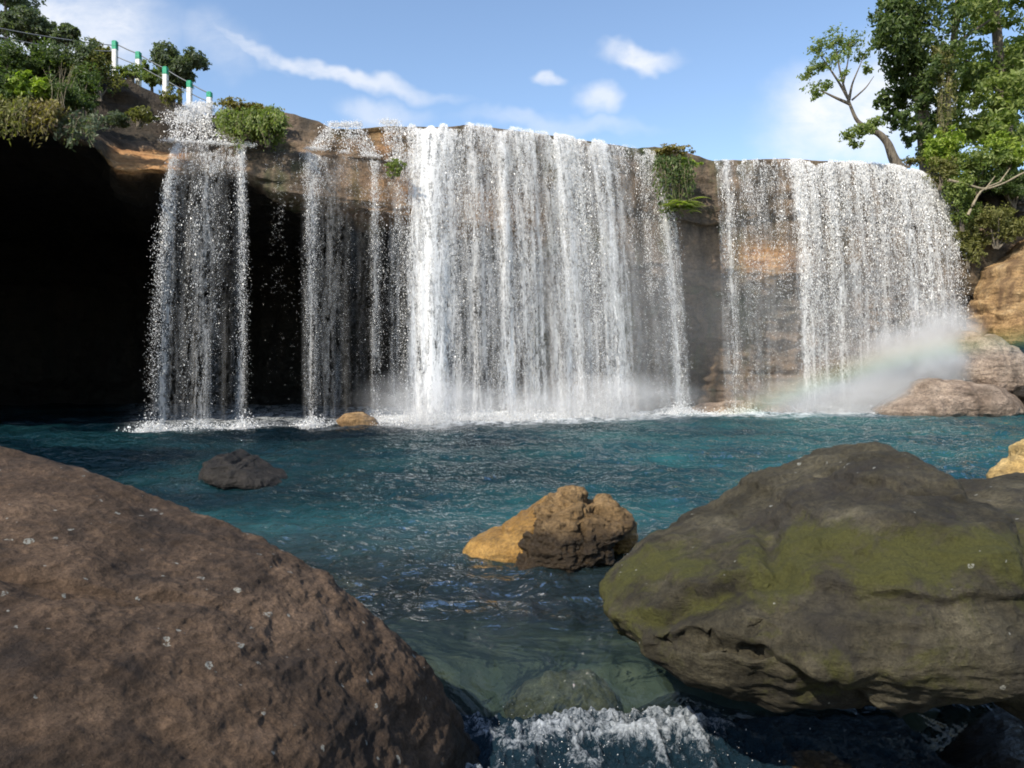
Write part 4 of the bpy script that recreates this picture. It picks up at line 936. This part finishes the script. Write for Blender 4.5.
# --- right bank: leaning tree
dT = 44.
def Q(px, py, dd=0.): return P(px, py, dT+dd)
pth = [([Q(901, 172), Q(893, 158), Q(888, 143), Q(880, 134), Q(868, 128)], [.36, .30, .25, .21, .16]),
       ([Q(872, 130), Q(857, 122), Q(850, 105), Q(843, 84), Q(838, 62), Q(836, 42)], [.15, .12, .095, .065, .04, .015]),
       ([Q(850, 104), Q(836, 98), Q(824, 92), Q(812, 88)], [.11, .08, .05, .02]), ([Q(848, 98), Q(840, 84), Q(828, 66), Q(818, 52)], [.1, .07, .05, .02]),
       ([Q(849, 100), Q(852, 84), Q(858, 70), Q(864, 56)], [.1, .06, .04, .02]), ([Q(843, 84), Q(848, 62), Q(850, 42)], [.07, .04, .02]), ([Q(866, 128), Q(856, 128), Q(848, 132)], [.12, .08, .03]), ([Q(852, 100), Q(866, 88), Q(874, 76)], [.06, .04, .015])]
cl = []
for px, py, r, n in ((836, 40, 15, 430), (818, 48, 12, 360), (852, 42, 13, 320), (808, 74, 11, 330), (822, 66, 13, 330), (838, 58, 13, 260), (862, 54, 10, 190), (814, 92, 10, 230), (866, 70, 8, 110), (846, 72, 10, 110), (826, 84, 10, 180),
                     (862, 130, 11, 420), (850, 136, 9, 330), (876, 124, 9, 300), (855, 144, 7, 160)):
    cl.append((Q(px, py, rng.normal()*1.), (r/F*dT*1.15, r/F*dT*1.2, r/F*dT*.8), n))
tree('tree', pth, cl, L_MID, 'slender sparse tree leaning out over the lip of the right fall', .21, 91, M_BARK, shell=.1)
# big dense tree hung with vines
dT = 47.
pth = [([Q(930, 185), Q(926, 150), Q(922, 110), Q(915, 60), Q(910, 10), Q(905, -60)], [.55, .5, .42, .36, .3, .2]), ([Q(945, 185), Q(944, 140), Q(948, 90), Q(955, 30), Q(965, -60)], [.3, .28, .25, .22, .15]),
       ([Q(922, 110), Q(935, 70), Q(960, 40), Q(990, 20)], [.25, .2, .15, .06]), ([Q(915, 70), Q(895, 40), Q(885, 10)], [.2, .15, .06])]
cl = []
r_ = np.random.default_rng(5)
for px, py, r, n in ((890, 10, 16, 900), (892, 32, 16, 1000), (899, 55, 15, 1000), (903, 78, 13, 900), (905, 98, 10, 650), (915, 20, 20, 900), (918, 48, 18, 700), (925, -5, 26, 900), (886, 100, 11, 350), (896, 116, 12, 420), (880, 40, 8, 300), (906, 118, 10, 300), (930, 78, 16, 420), (938, 105, 14, 380), (925, 125, 12, 360), (945, 62, 18, 480), (900, -25, 26, 700), (948, 20, 22, 600), (922, 100, 10, 420), (926, 128, 10, 420), (930, 150, 12, 460), (921, 80, 10, 400), (944, 140, 11, 420), (912, 135, 9, 260), (948, 110, 12, 420), (936, 168, 12, 420)):
    cl.append((Q(px, py, r_.normal()*1.3), (r/F*dT*1.1, r/F*dT*1.3, r/F*dT*1.15), n))
tree('tree', pth, cl, L_DARK, 'tall dark tree draped with hanging vines on the right bank', .34, 92, M_BARK, droop=.6)
dT = 49.
pth = [([Q(1010, 185), Q(1006, 130), Q(1000, 70), Q(995, 10), Q(990, -60)], [.5, .45, .38, .3, .2]), ([Q(1004, 100), Q(985, 70), Q(965, 60)], [.2, .14, .05]), ([Q(1002, 90), Q(1025, 50), Q(1050, 20)], [.25, .18, .08])]
cl = []
for i in range(62):
    px = r_.uniform(945, 1090); py = r_.uniform(-60, 150); r = r_.uniform(13, 24)
    cl.append((Q(px, py, r_.normal()*2.), (r/F*dT*1.2, r/F*dT*1.3, r/F*dT*.75), int(18*r)))
tree('tree', pth, cl, L_MID, 'broad leafy green tree filling the upper right corner', .42, 93, M_BARK, droop=.5)
# climbing vines with pale leaves on trunk
hanging('vine', 932, 950, 55, 45.5, 26, 6.0, 1500, L_OLIVE, 'pale leafed vines trailing down in front of the dark tree trunks', 'vine', .26, 9, .6)
rs = [
    (952, 150, 44.5, 40, 44, 1500, L_BRIGHT, 'bright yellow green bush at the foot of the tall dark tree', .3),
    (1008, 150, 44., 48, 30, 1500, L_BRIGHT, 'lime green bush at the right edge below the broad tree', .3),
    (978, 172, 44.2, 66, 34, 2200, L_MID, 'mid green undergrowth between the two bright bushes', .28),
    (940, 172, 43.6, 30, 26, 1100, L_OLIVE, 'olive scrub beside the end of the right fall lip', .22),
    (908, 160, 44.4, 24, 10, 400, L_OLIVE, 'small scrub at the base of the leaning tree', .18),
    (962, 200, 43.4, 34, 48, 2000, L_MID, 'leafy green bush on the bank beside the right fall edge', .24),
    (968, 236, 43.8, 26, 50, 1600, L_OLIVE, 'olive creeper bush hanging beside the spray of the right fall', .22),
    (996, 226, 43.4, 52, 34, 1700, L_OLIVE, 'dry olive shrub just above the orange slab', .22),
    (1014, 186, 43.8, 56, 34, 1700, L_DARK, 'dark shaded undergrowth at the right edge beneath the lime bush', .26),
]
for i, (px, py, d, w, h, n, m, lab, s) in enumerate(rs):
    shrub('shrub', px, py, d, w*1.35, h*1.25, int(n*2.2), m, lab, size=s*.85, seed=i+80, lobes=10)
dT = 42.6
for pts, lab in (([(948, 180), (965, 184), (985, 190), (1005, 183), (1024, 172), (1050, 165)], 'long pale bare branch lying across the right bank'), ([(968, 215), (980, 190), (1000, 182)], 'short crooked root gripping the right bank under the branch')):
    root = empty('branch', Q(*pts[0])); tag(root, lab, 'branch'); stems('limb', [([Q(*q) for q in pts], np.linspace(.085, .04, len(pts))), ([Q(*pts[2]), Q(pts[2][0]+10, pts[2][1]-14)], [.06, .02])], M_BARKPALE, root, 6)
# overhanging rock on the right bank
o = boulder('rock', [(962, 198), (975, 184), (1000, 176), (1040, 172), (1090, 190), (1090, 230), (1020, 232), (975, 224)], 45.6, 1.8, M_DARK, 50, 2.6, .2, (1025, 204), .4, .4, 71, blocky=.2); tag(o, 'dark overhanging rock under the branch on the right bank', 'rock')

# ------------------------------------------------------------------ railing
def build_railing():
    m, nt, out = newmat('white_paint'); g = G(nt); n = g.noise(g.pos(), 14, 5, .7)
    g.L(g.principled(**{'Base Color': g.ramp(n, [(.35, (.45, .43, .38)), (.55, (.78, .77, .73))]), 'Roughness': .7}).outputs[0], out.inputs[0]); mw = m
    m, nt, out = newmat('green_paint'); g = G(nt); n = g.noise(g.pos(), 14, 5, .7)
    g.L(g.principled(**{'Base Color': g.ramp(n, [(.35, (.0, .12, .06)), (.55, (.0, .33, .17))]), 'Roughness': .6}).outputs[0], out.inputs[0]); mg = m
    m, nt, out = newmat('steel_pipe'); g = G(nt); g.L(g.principled(**{'Base Color': (.16, .17, .18), 'Roughness': .5, 'Metallic': .3}).outputs[0], out.inputs[0]); ms = m
    posts = [(115, 41, 64, 33.7), (138.5, 52, 72, 33.7), (165.5, 67, 87, 33.7), (189.5, 81, 99, 33.7), (209.5, 92, 107, 33.7)]
    b0 = P(posts[0][0], posts[0][2], posts[0][3]); root = empty('railing', b0); tag(root, 'row of white posts with green tops and pipe rails climbing the left skyline', 'railing')
    def rbox(w, z0, z1, bev=.03):
        h = w/2; V = []
        for z, s in ((z0, h), (z1-bev, h), (z1, h-bev)):
            for a, b in ((1, .75), (.75, 1), (-.75, 1), (-1, .75), (-1, -.75), (-.75, -1), (.75, -1), (1, -.75)): V.append((a*s, b*s, z))
        n = 3; Fq = []
        for k in range(2):
            for i in range(8): Fq.append((k*8+i, k*8+(i+1) % 8, (k+1)*8+(i+1) % 8, (k+1)*8+i))
        for a in ((16, 17, 18, 19), (16, 19, 20, 23), (20, 21, 22, 23)): Fq.append(a)
        return np.array(V), np.array(Fq)
    tops = []
    for px, t, b, d in posts:
        top = P(px, t, d); bot = P(px, b, d); H = top[2]-bot[2]; w = .21; Hg = H*.38
        V, Fq = rbox(w, -1.1, H-Hg, .004); p = mesh_np('post', V, Fq, mw, False, root, None, None, bot-b0)
        V, Fq = rbox(w+.012, H-Hg, H, .03); mesh_np('painted_top', V, Fq, mg, False, p)
        tops.append((bot, H))
    far = [(P(0, 28, 32), .35), (P(60, 38, 32.5), .35)]
    for fr, rr in ((.9, .028), (.35, .024)):
        for (a, ha), (b, hb) in zip(tops[:-1], tops[1:]):
            A = a+[0, 0, ha*fr]; B = b+[0, 0, hb*fr]
            V, Fq = tube([([A, A*.5+B*.5-[0, 0, .03], B], [rr]*3)], 6); mesh_np('rail', V-b0, Fq, ms, True, root)
    for q, sag in (((-40, 20), .1), ((-40, 26), .25)):
        A = P(q[0], q[1], 31); B = tops[0][0]+[0, 0, tops[0][1]*(.8 if sag < .2 else .55)]
        t = np.linspace(0, 1, 9)[:, None]; L = A*(1-t)+B*t; L[:, 2] -= (sag*4*t*(1-t)).ravel()
        V, Fq = tube([(L, [.022]*9)], 5); mesh_np('cable', V-b0, Fq, ms, True, root)
build_railing()

# ------------------------------------------------------------------ sky, sun, camera
SUN_AZ, SUN_EL = math.radians(219), math.radians(42)
def build_world():
    w = bpy.data.worlds.new('World'); scn.world = w; w.use_nodes = True; nt = w.node_tree; nt.nodes.clear(); g = G(nt)
    sky = g.n('ShaderNodeTexSky', sky_type='NISHITA'); sky.sun_disc = False; sky.sun_elevation = SUN_EL; sky.sun_rotation = SUN_AZ
    sky.air_density = 1.0; sky.dust_density = .5; sky.ozone_density = 1.6
    d = g.n('ShaderNodeTexCoord').outputs['Generated']; x, y, z = g.xyz(d)
    yy = g.math('MAXIMUM', y, .08); a = g.math('DIVIDE', x, yy); b = g.math('DIVIDE', z, yy)
    cv = g.n('ShaderNodeCombineXYZ'); g.L(a, cv.inputs[0]); g.L(b, cv.inputs[1]); q = cv.outputs[0]
    wq = g.vmath('ADD', q, g.scale(g.vmath('SUBTRACT', g.noise(q, 7, 4, .6, out='Color'), (.5, .5, .5)), (.10, .10, 0)))
    n1 = g.noise(q, 9, 7, .62, .3); n2 = g.noise(g.scale(q, (1, 2.2, 1)), 20, 6, .65, .4)
    def blob(px, py, rx, ry, rot=0., hard=1.1):
        c = ((px-CX)/F, (HY-py)/F, 0)
        v = g.vmath('SUBTRACT', wq, c)
        if rot:
            r = g.n('ShaderNodeVectorRotate', rotation_type='Z_AXIS'); g.L(v, r.inputs['Vector']); r.inputs['Angle'].default_value = rot; v = r.outputs[0]
        l = g.vmath('LENGTH', g.scale(v, (F/rx, F/ry, 0)))
        return g.ramp(l, [(hard*.2, 1.), (1., 0.)], 'EASE')
    tot = None
    for px, py, rx, ry, rot, s in ((842, 125, 110, 80, 0, 1.), (860, 100, 80, 55, .2, 1.), (910, 95, 120, 80, 0, .95), (70, 30, 140, 75, .1, .9), (210, 40, 60, 40, .3, .35), (330, 66, 170, 13, .28, .75), (240, 40, 60, 10, .5, .5), (640, 50, 60, 17, .1, .85), (551, 74, 24, 10, 0, .9), (600, 95, 34, 24, 0, .7), (385, 112, 60, 22, .1, .5), (560, 122, 130, 14, 0, .35)):
        f = g.math('MULTIPLY', blob(px, py, rx, ry, rot), s)
        tot = f if tot is None else g.math('MAXIMUM', tot, f)
    nn = g.math('ADD', g.math('MULTIPLY', n1, .6), g.math('MULTIPLY', n2, .4))
    front = g.math('GREATER_THAN', y, .08)
    f = g.math('MULTIPLY', g.math('MULTIPLY', tot, front), g.ramp(nn, [(.34, .45), (.56, 1.)]))
    other = g.math('MULTIPLY', g.ramp(g.noise(d, 3, 6, .6), [(.52, 0.), (.7, .6)]), g.math('LESS_THAN', y, .08))
    f = g.math('ADD', f, other, clamp=True)
    col = g.mix(g.math('MULTIPLY', f, .9), sky.outputs[0], (4.7, 4.75, 4.9))
    bg = g.n('ShaderNodeBackground'); g.L(col, bg.inputs[0]); bg.inputs[1].default_value = .115
    o = g.n('ShaderNodeOutputWorld'); g.L(bg.outputs[0], o.inputs[0])
build_world()
sun = bpy.data.lights.new('sun', 'SUN'); sun.energy = 3.2; sun.angle = math.radians(.53); sun.color = (1., .925, .80)
so = bpy.data.objects.new('sun', sun); COL.objects.link(so)
so.rotation_euler = (math.pi/2-SUN_EL, 0, -SUN_AZ+math.pi)
cam = bpy.data.cameras.new('camera'); co = bpy.data.objects.new('camera', cam); COL.objects.link(co)
co.location = (0, 0, EYE); co.rotation_euler = (math.pi/2, 0, 0)
cam.sensor_width = 36; cam.lens = F/1024*36; cam.shift_y = -(384-HY)/1024; cam.clip_end = 2000; cam.clip_start = .05
scn.camera = co
scn.view_settings.view_transform = 'Standard'; scn.view_settings.look = 'None'; scn.view_settings.exposure = .95; scn.view_settings.gamma = 1
scn.view_settings.use_curve_mapping = False
scn.cycles.max_bounces = 8; scn.cycles.transparent_max_bounces = 16; scn.cycles.volume_step_rate = 2.5; scn.cycles.volume_bounces = 1
scn.cycles.caustics_reflective = False; scn.cycles.caustics_refractive = False; scn.cycles.sample_clamp_indirect = 6
scn.cycles.use_denoising = True; scn.cycles.filter_width = 1.8
